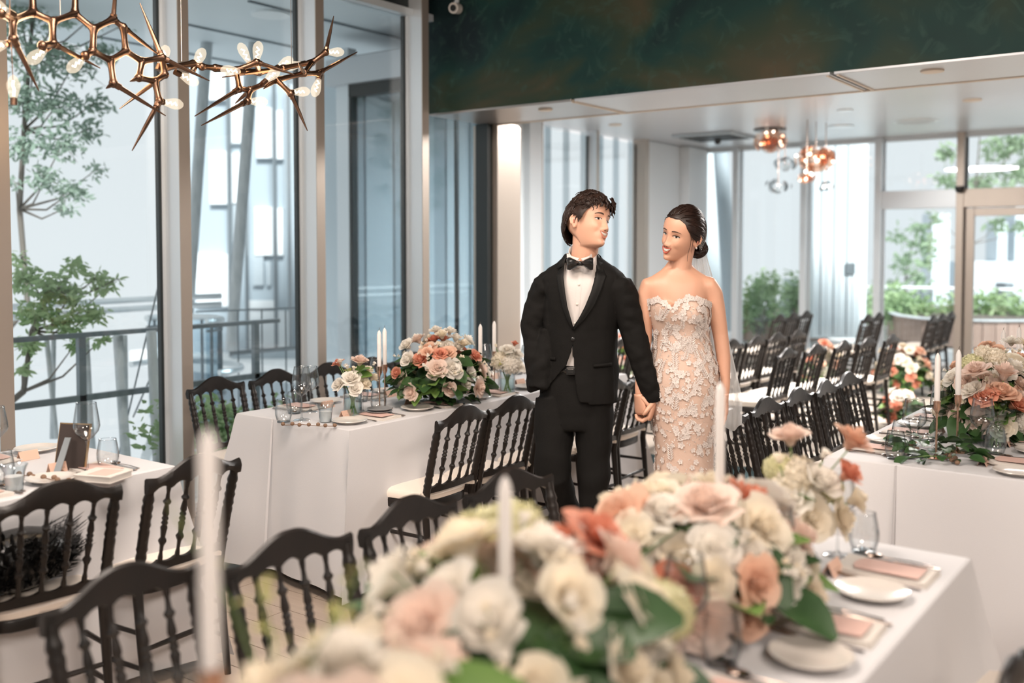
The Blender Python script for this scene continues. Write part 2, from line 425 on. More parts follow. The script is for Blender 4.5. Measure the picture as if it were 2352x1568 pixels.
# window wall beside the tables: one bay per mullion
NWIN = 0
def window(y0, y1, x, z0, z1, pane_m, depth=.15, face=.07, head=True, mullion=True):
    global NWIN
    NWIN += 1
    w = MB().box((x - .012, y0 + .0, z0), (x, y1 + .0, z1)).build('window_%d' % NWIN, pane_m, None, False); struct(w)
    MB().box((x - .03, y0 - .035, z0 - .02), (x + .004, y0 - .004, z1)).build('gasket', M_gasket, w, False)
    MB().box((x - .02, y1 - .02, z0), (x + .01, y1, z1)).build('edge_strip', M_alu, w, False)
    if mullion:
        MB().box((x - .05, y0, 0), (x + depth - .003, y0 + face - .002, z1 + .16)).build('mullion', M_alu, w, False, bevel=.003)
        MB().box((x + depth - .003, y0 - .002, 0), (x + depth + .003, y0 + face, z1 + .16)).build('mullion_face', M_bronze, w, False)
    MB().box((x - .06, y0, 0), (x + .03, y1, z0)).build('window_sill', M_alu, w, False)
    if head:
        MB().box((x - .06, y0, z1), (x + .06, y1, z1 + .05)).build('head_rail', M_alu, w, False)
        MB().box((x - .06, y0, z1 + .05), (x + .02, y1, z1 + .18)).build('head_panel', M_gasket, w, False)
    return w
for k in range(-6, 3):
    y0 = 3.448 + MOD * k
    window(y0, y0 + MOD, XW, .05, 3.26, M_pane)
sbox('trim_1', (XW - .1, 6.55, 0), (XW + .02, 6.9, 2.6), M_bronze)
sbox('wall_pillar', (XW - .1, 6.43, 0), (XW + .15, 6.75, 2.56), M_bronze, bevel=.004)
sbox('trim_2', (XW - .02, 6.36, 0), (XW + .10, 6.43, 2.56), M_gasket)

# the bay: glazed side, clad back, then the glazed far part
bs = MB().box((XB + .12, 6.60, .05), (XW - .1, 6.612, 2.95)).build('window_11', M_pane_dim, None, False); struct(bs)
MB().box((XB - .02, 6.55, 0), (XB + .14, 6.66, 3.4)).build('corner_post', M_alu, bs, False, bevel=.005)
MB().box((XB + .14, 6.57, 0), (XB + .17, 6.64, 2.95)).build('gasket', M_gasket, bs, False)
MB().box((XB + .13, 6.56, 2.95), (XW - .1, 6.64, 3.32)).build('fascia', M_darkframe, bs, False)
MB().box((XB + .13, 6.57, 0), (XW - .1, 6.63, .06)).build('window_sill', M_alu, bs, False)
for i in range(2):
    MB().box((-6.05 + i * .62, 6.585, .05), (-6.03 + i * .62, 6.625, 2.95)).build('thin_mullion', M_gasket, bs, False)
wb = sbox('wall_bay', (XB - .12, 6.66, 0), (XB, 9.45, 3.06), M_facade_d)
for i in range(14):
    MB().box((XB, 6.67 + i * .2, .1), (XB + .03 + .02 * (i % 2), 6.86 + i * .2, 3.0)).build('wall_panel', M_facade if i % 3 else M_facade_d, wb, False, bevel=.004)
ys = [9.70, 10.97, 12.22]
window(ys[0], ys[1], XB, .05, 3.0, M_pane, .12, .05, head=False)
window(ys[1], ys[2], XB, .05, 3.0, M_pane, .12, .05, head=False)
sbox('trim_3', (XB - .05, 9.45, 0), (XB + .14, 9.70, 3.06), M_alu)
sbox('trim_4', (XB - .05, 12.2, 0), (XB + .15, 12.3, 3.06), M_bronze)
wc = sbox('wall_column', (XB - .1, 12.3, 0), (XB + .10, 14.0, 3.06), M_wall)
MB().box((XB + .10, 12.32, 0), (XB + .12, 13.3, 3.05)).build('wall_panel', M_wall, wc, False, bevel=.004)
MB().box((XB + .10, 13.32, 0), (XB + .26, 13.95, 3.05)).build('wall_panel', M_wall, wc, False, bevel=.01)

# the far glazed wall with the door
xm = [-6.75, -6.06, -5.03, -4.00, -2.96, -1.92, -.88, .16, 1.2]
for i in range(len(xm) - 1):
    x0, x1 = xm[i], xm[i + 1]; NWIN += 1
    isdoor = abs(x0 + 2.96) < .01 or abs(x0 + 1.92) < .01
    w = MB().box((x0, YF, .05 if not isdoor else 2.32), (x1, YF + .012, 3.0)).build('window_%d' % NWIN, M_pane, None, False); struct(w)
    MB().box((x0 - .045, YF - .14, 0), (x0 + .045, YF + .04, 3.06)).build('mullion', M_bronze if isdoor else M_alu, w, False, bevel=.004)
    MB().box((x0 + .05, YF - .03, 0), (x0 + .065, YF + .03, 3.06)).build('gasket', M_gasket if isdoor else M_alu, w, False)
    MB().box((x0, YF - .05, 0), (x1, YF + .05, .05)).build('window_sill', M_alu, w, False)
    MB().box((x0, YF - .06, 3.0), (x1, YF + .04, 3.06)).build('head_rail', M_alu, w, False)
    if x0 > -4.1:
        MB().box((x0, YF - .12, 2.09), (x1, YF + .04, 2.33)).build('transom_beam', M_bronze if isdoor else M_alu, w, False, bevel=.005)
for n, x0 in ((1, -2.90), (2, -1.87)):
    d = MB().box((x0 + .10, YF - .01, .10), (x0 + .84, YF + .002, 1.98)).build('door_%d' % n, M_pane, None, False); struct(d)
    MB().box((x0, YF - .05, 0), (x0 + .10, YF + .03, 2.08)).build('door_stile', M_bronze, d, False, bevel=.004)
    MB().box((x0 + .84, YF - .05, 0), (x0 + .93, YF + .03, 2.08)).build('door_stile', M_bronze, d, False, bevel=.004)
    MB().box((x0 + .10, YF - .05, 1.98), (x0 + .84, YF + .03, 2.08)).build('door_rail', M_bronze, d, False, bevel=.004)
    MB().box((x0 + .10, YF - .05, 0), (x0 + .84, YF + .03, .10)).build('door_rail', M_bronze, d, False, bevel=.004)
    hb = x0 + .86 if n == 1 else x0 + .06
    MB().tube([(hb, YF - .10, .8), (hb, YF - .10, 1.3)], .014).tube([(hb, YF - .10, .85), (hb, YF - .04, .85)], .01).tube([(hb, YF - .10, 1.25), (hb, YF - .04, 1.25)], .01).build('door_handle', M_steel, d)
NWIN += 1
struct(MB().box((1.2, YF, 0), (5, YF + .1, 3.06)).build('wall_far', M_wall, None, False))

# ------------------------------------------------------------ ceiling fittings
def ceiling_disc(name, x, y, z, r, label, cat, m=M_darkframe, ring=M_alu, group=None, lens=None, slots=0):
    t = empty(name, (x, y, z), 0, label, cat, group)
    MB().lathe([(r, -.012), (r * 1.12, -.010), (r * 1.16, 0), (r, 0)], 24).build('trim_ring', ring, t)
    MB().lathe([(r * .98, -.008), (r * .98, -.001)], 24).build('lens' if lens else 'grille', lens or m, t)
    for i in range(slots):
        q = -r + 2 * r * (i + .5) / slots; h = sqrt(max(r * r - q * q, 0)) * .95
        MB().box((-h, q - .008, -.016), (h, q + .008, -.008)).build('vent_slat', ring, t, False)
    return t
def on_plane(px, py, z):
    s = (EYE - z) / (py - 570) * FPX; return at(px, py, s)
for (px, py, r, z, lab) in ((1252, 253, .045, 2.56, 'small round downlight in the soffit panel above the pillar'),
                         (2133, 165, .055, 2.56, 'white round downlight in the soffit panel by the slot junction')):
    p = on_plane(px, py, z); p.y = min(max(p.y, 5.9), 6.35)
    ceiling_disc('downlight', p.x, p.y, z, r, lab, 'downlight', ring=M_cream, lens=M_glow)
for (px, py, r, lab) in ((2225, 232, .08, 'bright square-edged downlight on the far ceiling, right of the others'),
                       (1411, 288, .07, 'small pale downlight on the far ceiling above the groom')):
    p = on_plane(px, py, 3.06)
    ceiling_disc('downlight', p.x, p.y, 3.06, r, lab, 'downlight', ring=M_cream, lens=M_glow)
for (px, py, r, lab, sl) in ((1936, 255, .075, 'small dark round speaker grille on the far ceiling', 0),
                       (1927, 292, .14, 'wide dark round recessed grille behind the small one', 0),
                       (2098, 280, .22, 'large round slatted air vent on the far ceiling', 6)):
    p = on_plane(px, py, 3.06)
    ceiling_disc('ceiling_vent' if sl else 'ceiling_speaker', p.x, p.y, 3.06, r, lab, 'air vent' if sl else 'ceiling speaker', slots=sl)
p = on_plane(1638, 313, 3.06)
t = empty('air_conditioner_cassette', (p.x, p.y, 3.06), 0, 'dark square air conditioning cassette on the far ceiling above the bride', 'air vent')
MB().box((-.42, -.42, -.03), (.42, .42, 0)).build('casing', M_facade_d, t, False, bevel=.01)
for i in range(5): MB().box((-.36, -.3 + i * .14, -.04), (.36, -.24 + i * .14, -.03)).build('vent_slat', M_darkframe, t, False)
p = on_plane(1646, 322, 3.03)
t = empty('dome_camera', (p.x, p.y, 3.06), 0, 'small black dome camera hanging from the far ceiling', 'camera')
MB().lathe([(.04, -.02), (.04, 0)], 16).build('mount', M_darkframe, t)
MB().lathe([(.001, -.10), (.03, -.09), (.045, -.06), (.045, -.02)], 16).build('dome', M_satin, t)
t = empty('security_camera', (-4.69, YB - .02, 3.36), 0, 'small white security camera at the top corner of the green bulkhead', 'camera')
MB().lathe([(.05, .02), (.05, .06)], 20).build('mount', M_darkframe, t)
MB().tube([(0, 0, .03), (0, -.02, -.02), (.03, -.05, -.05)], .018, 10).build('arm', M_white, t)
MB().tube([(.02, -.02, -.05), (.035, -.09, -.06)], .04, 16).build('camera_body', M_china, t)
MB().tube([(.034, -.088, -.06), (.0355, -.094, -.061)], .024, 16).build('lens', M_satin, t)
t = empty('sensor_dome', (-2.95, YF - .19, 2.33), 0, 'black half-dome motion sensor on the beam above the door', 'sensor')
MB().lathe([(.001, -.06), (.035, -.05), (.055, -.02), (.06, .01)], 16).build('dome', M_satin, t)
MB().lathe([(.06, .01), (.06, .03)], 16).build('mount', M_darkframe, t)
MB().box((-.05, 0, .0), (.05, .075, .03)).build('bracket', M_darkframe, t, False)
# ------------------------------------------------------------ outside the windows
def pbox(px0, py0, px1, py1, d, th):
    """box whose near face spans the given sight lines at distance d, th deep"""
    a = at(px0, py1, d); b = at(px1, py1, d); zt = at(px0, py0, d).z
    f = F_ * th
    mb = MB(); lo = [a, b, b + f, a + f]
    return mb.add([(p.x, p.y, a.z) for p in lo] + [(p.x, p.y, zt) for p in lo],
                  [(0, 3, 2, 1), (4, 5, 6, 7), (0, 1, 5, 4), (1, 2, 6, 5), (2, 3, 7, 6), (3, 0, 4, 7)])
struct(MB().box((-6.45, -3, -.2), (XW - .06, 6.5, -.01)).build('floor_balcony', M_concrete, None, False))
struct(MB().box((-14, YF + .1, -.25), (6, 26, -.03)).build('floor_terrace', M_paving, None, False))
struct(MB().box((-14, 9.0, -.25), (XB - .12, YF + .1, -.04)).build('floor_terrace_side', M_paving, None, False))

# canopy slab over the balcony
cp = MB(); out = []
pts = [(-5.1, 3.7), (-5.1, 13.9), (-9.2, 13.9), (-9.2, 6.0)] + [(-9.2 + 1.9 * (1 - cos(t * pi / 16)), 6.0 - 2.3 * sin(t * pi / 16)) for t in range(1, 9)]
n = len(pts)
cp.add([(x, y, 3.52) for x, y in pts] + [(x, y, 3.80) for x, y in pts], [tuple(range(n)), tuple(range(2 * n - 1, n - 1, -1))] + [(i, i + n, (i + 1) % n + n, (i + 1) % n) for i in range(n)])
canopy = cp.build('canopy_slab', M_facade, None, False); tag(canopy, 'pale grey-blue canopy slab over the balcony outside the windows', 'canopy')
MB().lathe([(.16, 0), (.16, .018)], 24, c=(-6.6, 5.6, 3.503)).build('canopy_lamp', M_white, canopy)
for i in range(3):
    MB().box((-8.6 + i * 1.1, 5.2, 3.505), (-8.58 + i * 1.1, 13.6, 3.52)).build('canopy_joint', M_rail, canopy, False)
o = ceiling_disc('round_ceiling_edge', -7.6, 4.0, 3.62, .55, 'large white disc standing in for the round ceiling edge outside the leftmost window', 'ceiling edge', ring=M_white, lens=M_white)  # plain disc stands for the round ceiling edge and gives no light
MB().tube([(0, 0, 0), (0, 0, .6)], .03).build('stem', M_white, o)

# steel balustrade along the balcony
rail = empty('balcony_railing', (-6.2, 0, 0), 0, 'grey steel balcony railing with two flat rails outside the leftmost window', 'railing')
MB().box((-.03, -2.5, .97), (.03, 5.3, 1.0)).build('top_rail', M_rail, rail, False)
MB().box((-.02, -2.5, .545), (.02, 5.3, .585)).build('middle_rail', M_rail, rail, False)
for i in range(6): MB().box((-.02, -2.2 + i * 1.45, -.02), (.02, -2.15 + i * 1.45, .97)).build('post', M_rail, rail, False)
r2 = empty('deck_railing', (-7.6, 0, 0), 0, 'second steel railing farther out, curving behind the balcony railing', 'railing')
for z in (1.02, 1.10):
    MB().tube([(0 - .4 * sin(t * pi / 14), 3.4 + t * .3, z) for t in range(10)], .03, 6).build('top_rail', M_railw, r2)
MB().box((-.2, 1.6, 1.0), (-.14, 3.5, 1.12)).build('top_beam', M_rail, r2, False)

def strut(name, p0, p1, w, label, cat, m=M_concrete, group=None):
    o = MB(); a, b = Vector(p0), Vector(p1)
    o.tube([a - Vector((0, 0, 0)), a.lerp(b, .5), b], w, 12)
    ob = o.build(name, m); return tag(ob, label, cat, group)
cols = [((482, 100, 9.6), (430, 720, 9.6), .055, 'slanted grey concrete column, left of the pair in the second window'),
        ((590, 100, 9.6), (528, 805, 9.6), .055, 'slanted grey concrete column, right of the pair in the second window')]
for a, b, w, lab in cols: strut('slanted_column', at(*a), at(*b), w, lab, 'column')
lean = [((200, 770), (215, 1180)), ((262, 775), (330, 1150)), ((305, 780), (292, 1150)), ((548, 770), (540, 1100)),
        ((262 - 60, 780), (300 - 90, 1130)), ((340, 760), (372, 1170)), ((275, 780), (275, 1120))]
k = 0
for (a, b, dd, w) in ((((195, 775)), ((208, 1190)), 7.3, .022), (((186, 775)), ((218, 1190)), 7.4, .022), (((104, 780)), ((122, 1010)), 7.3, .018), (((120, 780)), ((112, 1010)), 7.4, .018),
                      (((268, 770)), ((290, 1230)), 7.0, .034), (((283, 770)), ((282, 1230)), 7.6, .022), (((345, 760)), ((360, 1200)), 6.9, .034)):
    k += 1
    strut('leaning_pole', at(*a, dd), at(*b, dd), w, ['leaning grey pole outside the leftmost window, fourth from left', 'leaning grey pole crossing its neighbour beyond the balcony railing', 'thin leaning pole behind the leaves at far left',
          'thin pole paired behind the leaves at far left', 'thick leaning grey pole beyond the railing, middle of the leftmost window', 'slim grey pole just behind the thick leaning pole', 'thick grey pole nearest the first dark window joint'][k - 1], 'pole')
strut('guy_cable', at(367, 640, 7.2), at(262, 1060, 7.2), .006, 'thin diagonal steel cable beyond the railing of the leftmost window', 'cable', M_rail)
strut('guy_cable', at(372, 800, 7.5), at(300, 960, 7.5), .006, 'short diagonal steel cable low in the leftmost window', 'cable', M_rail)
o = pbox(0, 0, 1, 1, 9, .05); 
rs = MB(); a, b = at(345, 1010, 7.8), at(225, 1330, 7.8)
rs.tube([a, b], .05, 4); tag(rs.build('stair_stringer', M_white), 'white sloping stair stringer low outside the leftmost window', 'stair')

# building seen through the second window, made of staggered panels
bld = empty('clad_building', at(600, 1100, 15).to_tuple(), 0, 'blue-grey building with staggered white panels behind the second window', 'building')
inv = Matrix.Translation(-bld.location)
def bpart(name, r, d, th, m): return pbox(*r, d, th).build(name, m, bld, False, xf=inv)
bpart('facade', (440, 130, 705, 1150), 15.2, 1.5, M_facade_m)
for r in ((484, 348, 524, 469), (528, 352, 566, 467), (592, 249, 629, 364), (632, 256, 652, 366), (586, 475, 628, 586), (632, 478, 650, 586), (450, 580, 505, 700), (506, 583, 548, 704),
          (566, 690, 628, 708), (570, 714, 628, 800), (634, 714, 662, 800), (484, 160, 522, 232), (528, 160, 566, 330)):
    bpart('white_panel', r, 15.1, .1, M_white)
for r in ((581, 586, 605, 655), (612, 600, 622, 655), (500, 365, 520, 400), (535, 470, 560, 560), (604, 730, 622, 800)):
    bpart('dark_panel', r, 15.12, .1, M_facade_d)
for x0, x1 in ((524, 530), (563, 567), (629, 634), (662, 666)):
    bpart('facade_mast', (x0, 140, x1, 820), 14.6, .1, M_rail)
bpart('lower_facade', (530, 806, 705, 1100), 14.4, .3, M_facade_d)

# the curved balustrade in the second window
cr = empty('curved_railing', at(455, 1000, 8.3).to_tuple(), 0, 'pale curved steel railing with mesh panels outside the second window', 'railing')
c0 = at(440, 735, 8.6); iv = Matrix.Translation(-cr.location)
def arc(z, r, a0=-1.9, a1=1.7, n=22): return [(c0.x + r * sin(a0 + (a1 - a0) * i / n) * .95 - .15, c0.y + r * cos(a0 + (a1 - a0) * i / n) * .7, z) for i in range(n + 1)]
zt = 1.56 - 165 / FPX * 8.6
MB().tube(arc(zt, .42), .028, 8).build('top_rail', M_railw, cr, xf=iv)
MB().tube(arc(zt - .08, .42), .012, 6).build('second_rail', M_rail, cr, xf=iv)
MB().tube(arc(.52, .62), .028, 8).build('lower_rail', M_railw, cr, xf=iv)
MB().tube(arc(.30, .44), .02, 8).build('bottom_rail', M_rail, cr, xf=iv)
g = [[(x, y, z) for (x, y, _) in arc(0, .41)] for z in (.05, .5, .95)]
MB().grid(g).build('mesh_panel', M_pane_dim, cr, xf=iv)
for i in (2, 6, 10, 14, 18, 21):
    q = arc(0, .42)[i]; MB().tube([(q[0], q[1], 0), (q[0], q[1], zt)], .014, 6).build('post', M_rail, cr, xf=iv)
sr = empty('side_railing', (0, 0, 0), 0, 'thin dark glass-topped railing right of the curved one in the second window', 'railing')
MB().tube([at(448, 716, 9.2), at(700, 706, 9.0)], .009, 6).build('top_rail', M_rail, sr)
MB().tube([at(528, 812, 9.2), at(700, 797, 9.0)], .022, 6).build('middle_rail', M_rail, sr)
for px in (545, 600, 655): MB().tube([at(px, 712, 9.1), at(px, 1010, 9.1)], .008, 6).build('post', M_rail, sr)
# frosted wall beside the bay
o = pbox(742, -80, 806, 1010, 11.3, .2).build('cladding_panel', M_facade, None, False)
tag(o, 'plain pale blue cladding panel left of the bay corner post', 'wall panel')

# ---------------------------------------------------------- leaves
def leaf_cloud(clusters, size, per, rg, jitter=1., droop=.3):
    mb = MB()
    for (c, r, cnt) in clusters:
        for _ in range(int(cnt * per)):
            v = Vector((rg.gauss(0, 1), rg.gauss(0, 1), rg.gauss(0, 1))); v = v.normalized() * (rg.random() ** .5)
            rr = r if isinstance(r, (tuple, list)) else (r, r, r)
            p = Vector(c) + Vector((v.x * rr[0], v.y * rr[1], v.z * rr[2]))
            a = Vector((rg.gauss(0, 1), rg.gauss(0, 1), rg.gauss(-droop, .7))).normalized()
            b = a.orthogonal().normalized(); b.rotate(Matrix.Rotation(rg.random() * 6.28, 3, a)); nrm = a.cross(b)
            L = size * (.6 + .8 * rg.random()); W = L * .24
            mb.add([p, p + a * L * .35 + b * W * .8, p + a * L * .72 + b * W * .62, p + a * L + nrm * L * .1, p + a * L * .72 - b * W * .62, p + a * L * .35 - b * W * .8],
                   [(0, 1, 2, 3), (0, 3, 4, 5)])
    return mb
def shrub(name, loc, rad, n, size, label, cat, m, rg, clusters=None):
    t = empty(name, loc, 0, label, cat)
    cl = clusters or [((rg.uniform(-.6, .6) * rad[0], rg.uniform(-.6, .6) * rad[1], rad[2] * rg.uniform(.35, 1.1)), (rad[0] * .45, rad[1] * .45, rad[2] * .5), 1) for _ in range(9)]
    leaf_cloud(cl, size, n / len(cl), rg).build('foliage', m, t, False, kind='stuff')
    s = MB()
    for c in cl[:6]: s.tube([(0, 0, 0), (c[0][0] * .5, c[0][1] * .5, c[0][2] * .6), tuple(c[0])], [.02, .014, .005], 5)
    s.build('stem', M_bark, t)
    return t
rg = random.Random(3)
# trees outside the leftmost window
def tree_view(name, base, trunk, clusters, size, per, label, m=M_leaf_a, d=None, seed=1, cnt_scale=1):
    rr = random.Random(seed)
    base = Vector(base); t = empty(name, base.to_tuple(), 0, label, 'tree'); iv = Matrix.Translation(-base)
    cl = []
    for (px, py, r, dd) in clusters:
        c = at(px, py, dd); rm = r / FPX * dd
        cl.append((c, (rm, rm, rm * .8), (r / 30) ** 2))
    leaf_cloud(cl, size, per, rr).build('foliage', m, t, False, xf=iv, kind='stuff')
    MB().tube(trunk, [(.030 * (1 - .6 * i / (len(trunk) - 1))) for i in range(len(trunk))], 8).build('trunk', M_bark, t, xf=iv)
    top = Vector(trunk[-1]); br = MB()
    for i, (c, r, q) in enumerate(cl):
        k = min(range(len(trunk)), key=lambda j: (Vector(trunk[j]) - c).length + (.6 if Vector(trunk[j]).z > c.z else 0))
        s = Vector(trunk[k]); mid = s.lerp(c, .5) + Vector((0, 0, -.08)); br.tube([s, mid, c], [.012, .008, .003], 5)
        for _ in range(3):
            e = c + Vector((rr.uniform(-1, 1) * r[0], rr.uniform(-1, 1) * r[1], rr.uniform(-1, .6) * r[2])); br.tube([c, e], [.004, .0015], 4)
    br.build('branch', M_bark, t, xf=iv)
    return t
up = [(60, 40, 60, 8.2), (150, 30, 55, 8.6), (230, 40, 40, 8.8), (90, 130, 70, 8.0), (180, 150, 60, 8.4), (60, 230, 60, 8.0), (140, 240, 60, 8.2), (225, 240, 40, 8.6), (60, 330, 50, 7.9),
      (150, 330, 55, 8.2), (210, 300, 38, 8.6), (110, 410, 42, 8.0), (170, 440, 42, 8.3), (225, 390, 26, 8.6), (150, 480, 26, 8.2), (250, 120, 36, 8.9), (40, 420, 16, 8), (300, 60, 22, 9)]
tree_view('leafy_tree', (-8.6, 2.9, -.8), [(-8.6, 2.9, -.8), at(62, 700, 8.3), at(48, 480, 8.2), at(62, 300, 8.2), at(80, 120, 8.2), at(95, -40, 8.2)], up, .062, 60, 'tall airy tree filling the upper leftmost window', seed=4)
lo = [(60, 640, 42, 7.2), (115, 660, 44, 7.1), (170, 610, 26, 7.4), (160, 680, 40, 7.1), (220, 640, 30, 7.4), (80, 720, 44, 7.0), (150, 740, 42, 7.1), (215, 720, 34, 7.3), (245, 660, 20, 7.5),
      (60, 790, 30, 7.0), (170, 790, 24, 7.1), (230, 780, 18, 7.2), (45, 850, 16, 7.0), (270, 640, 12, 7.5), (50, 590, 18, 7.3)]
tree_view('young_tree', (-7.0, 2.0, -.6), [(-7.0, 2.0, -.6), at(48, 900, 7.1), at(70, 760, 7.1), at(120, 660, 7.2)], lo, .066, 80, 'low leafy branches crossing the balcony railing at far left', m=M_hedge, seed=9)
shrub('balcony_shrub', (-5.6, 4.15, 0), (.30, .55, .42), 900, .07, 'bright green shrub at the glass behind the window-side chairs', 'shrub', M_hedge, rg)
shrub('balcony_shrub', (-5.6, 5.05, 0), (.28, .42, .34), 600, .07, 'smaller green shrub by the third window mullion', 'shrub', M_hedge, rg)
shrub('balcony_shrub', (-5.7, 2.95, 0), (.28, .35, .30), 500, .08, 'low shrub at the balcony edge in the leftmost window', 'shrub', M_hedge, rg)

# ---------------------------------------------------------- terrace beyond the far glass
def planter(name, pts, h, label, th=.06):
    t = empty(name, (pts[0][0], pts[0][1], 0), 0, label, 'planter'); iv = Matrix.Translation(-t.location)
    for i in range(len(pts) - 1):
        a, b = Vector((*pts[i], 0)), Vector((*pts[i + 1], 0)); L = (b - a).length; nb = max(1, int(L / .16)); nrm = (b - a).normalized().cross(Vector((0, 0, 1)))
        for k in range(nb):
            p, q = a.lerp(b, k / nb + .01), a.lerp(b, (k + 1) / nb - .01)
            m_ = MB(); vs_ = [p, q, q - nrm * th, p - nrm * th]
            m_.add([(v.x, v.y, 0) for v in vs_] + [(v.x, v.y, h) for v in vs_], [(0, 3, 2, 1), (4, 5, 6, 7), (0, 1, 5, 4), (1, 2, 6, 5), (2, 3, 7, 6), (3, 0, 4, 7)])
            m_.build('timber_slat', M_planter, t, False, xf=iv)
    cap = MB(); cap.tube([(x, y, h + .01) for x, y in pts], [(.07, .02)] * len(pts), 6); cap.build('coping', M_concrete, t, xf=iv)
    soil = MB(); c = [(x, y, h - .03) for x, y in pts]; soil.add(c, [tuple(range(len(c)))]); soil.build('soil', M_bark, t, False, xf=iv)
    return t
def gp(px, py, z=0.):
    p = on_plane(px, py, z); return (p.x, p.y)
planter('planter_wall', [gp(2040, 770), gp(2070, 783), gp(2120, 792), gp(2200, 798), gp(2290, 800), gp(2400, 800), gp(2520, 798), (.5, 19.2), (-1.0, 21.0), gp(2040, 744)][::1], .42, 'long curved brown timber planter on the terrace beyond the door')
planter('planter_wall', [gp(1690, 782), gp(1780, 785), gp(1860, 783), gp(1908, 774), gp(1905, 752), gp(1700, 752)], .36, 'short brown timber planter left on the terrace')
for (px, py, d, r, lab, n) in ((2090, 735, 17.6, (.9, .5, .55), 'rounded green bush in the curved planter, left of the door', 900), (2270, 735, 17.8, (1.1, .5, .55), 'wide green bush in the curved planter behind the door', 1100),
                               (1745, 770, 16.6, (.55, .4, .75), 'bright green bush in the short planter', 900), (1830, 760, 17.4, (.35, .3, .75), 'narrow green bush at the right end of the short planter', 500),
                               (2010, 750, 19, (.6, .4, .6), 'small green bush behind the second far mullion', 500), (2400, 740, 18, (.9, .5, .6), 'green bush at the right edge of the curved planter', 600)):
    p = at(px, py, d); shrub('terrace_bush', (p.x, p.y, .1), r, n, .12, lab, 'bush', M_hedge, rg)
M_leaf_t = mat('hazy_tree_leaf', (.30, .42, .26), .7, vary=(2, .3, (.42, .52, .36), (1, 1, 1)), trans=.35)
tree_view('terrace_tree', (at(2235, 740, 21).x, at(2235, 740, 21).y, 0), [at(2235, 745, 21), at(2232, 560, 21), at(2238, 420, 21), at(2245, 300, 21)],
          [(2170, 350, 30, 20.5), (2200, 420, 26, 20.5), (2290, 340, 45, 21.5), (2330, 400, 45, 21.5), (2160, 410, 24, 20), (2260, 420, 34, 21), (2350, 320, 40, 21), (2150, 500, 20, 21), (2120, 560, 34, 20.5), (2290, 510, 24, 21), (2340, 520, 20, 21)], .17, 70, 'green tree with bare trunk behind the glass door', m=M_leaf_t, seed=12)
tree_view('terrace_tree', (at(2085, 745, 22).x, at(2085, 745, 22).y, 0), [at(2085, 745, 22), at(2080, 640, 22), at(2095, 560, 22)],
          [(2080, 600, 36, 21.5), (2060, 540, 26, 22), (2110, 640, 30, 22), (2050, 660, 28, 22), (2130, 600, 24, 22), (2010, 660, 26, 22), (2110, 520, 22, 22), (2000, 700, 24, 22)], .17, 60, 'low pale tree left of the door on the terrace', m=M_leaf_t, seed=13)
tb = empty('terrace_building', at(1915, 780, 15.8).to_tuple(), 0, 'pale blue-grey slab pillars of the building on the terrace', 'building'); iv = Matrix.Translation(-tb.location)
pbox(1866, 120, 1976, 776, 16.0, .6).build('slab', M_facade, tb, False, xf=iv)
pbox(1976, 120, 1990, 770, 16.3, .3).build('slab_edge', M_white, tb, False, xf=iv)
pbox(1943, 604, 1964, 629, 15.95, .03).build('notice_plate', M_rail, tb, False, xf=iv)
for i in range(7): pbox(1870 + i * 15, 330, 1871.5 + i * 15, 770, 15.98, .03).build('panel_joint', M_rail if i % 2 else M_white, tb, False, xf=iv)
tb2 = empty('distant_building', at(2180, 700, 30).to_tuple(), 0, 'hazy grey building strips beyond the terrace trees', 'building'); iv = Matrix.Translation(-tb2.location)
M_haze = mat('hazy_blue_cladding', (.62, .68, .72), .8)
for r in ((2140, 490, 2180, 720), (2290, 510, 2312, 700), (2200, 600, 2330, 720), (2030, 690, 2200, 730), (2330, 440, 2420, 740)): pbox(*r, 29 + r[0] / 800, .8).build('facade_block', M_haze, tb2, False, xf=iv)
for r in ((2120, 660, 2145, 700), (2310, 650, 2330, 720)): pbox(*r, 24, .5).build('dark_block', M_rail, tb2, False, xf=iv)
tr = empty('terrace_railing', at(2100, 740, 20).to_tuple(), 0, 'thin white handrail across the terrace beyond the planters', 'railing'); iv = Matrix.Translation(-tr.location)
MB().tube([at(1985, 658, 20), at(2420, 666, 20)], .03, 6).build('top_rail', M_white, tr, xf=iv)
for px in range(2000, 2420, 55): MB().tube([at(px, 660, 20), at(px, 745, 20)], .014, 5).build('post', M_railw, tr, xf=iv)
# fins and columns outside the left part of the far room
fc = empty('facade_fins', (-8.0, 11.5, 0), 0, 'row of pale vertical metal fins outside the bay windows', 'facade'); 
for i in range(15): MB().box((-.05, -2.6 + i * .48, -.04), (.05, -2.58 + i * .48, 3.5)).build('fin', M_white if i % 3 else M_facade, fc, False)
o = strut('slanted_column', at(1650, 300, 16), at(1682, 760, 16), .12, 'dark leaning column beyond the corner window behind the bride', 'column', M_facade_d)
o = pbox(1592, 345, 1662, 800, 17.0, .3).build('clad_wall', M_facade, None, False); tag(o, 'pale blue clad wall beyond the corner window', 'wall panel')
for (px, nme) in ((1737, 'first'), (1780, 'second')):
    strut('terrace_post', at(px, 640, 19), at(px, 760, 19), .035, 'slim grey terrace post, %s from left in the bright far window' % nme, 'post', M_rail)
o = strut('slanted_column', at(1815, 640, 18), at(1800, 765, 18), .12, 'short grey leaning column left of the second far mullion', 'column', M_facade)
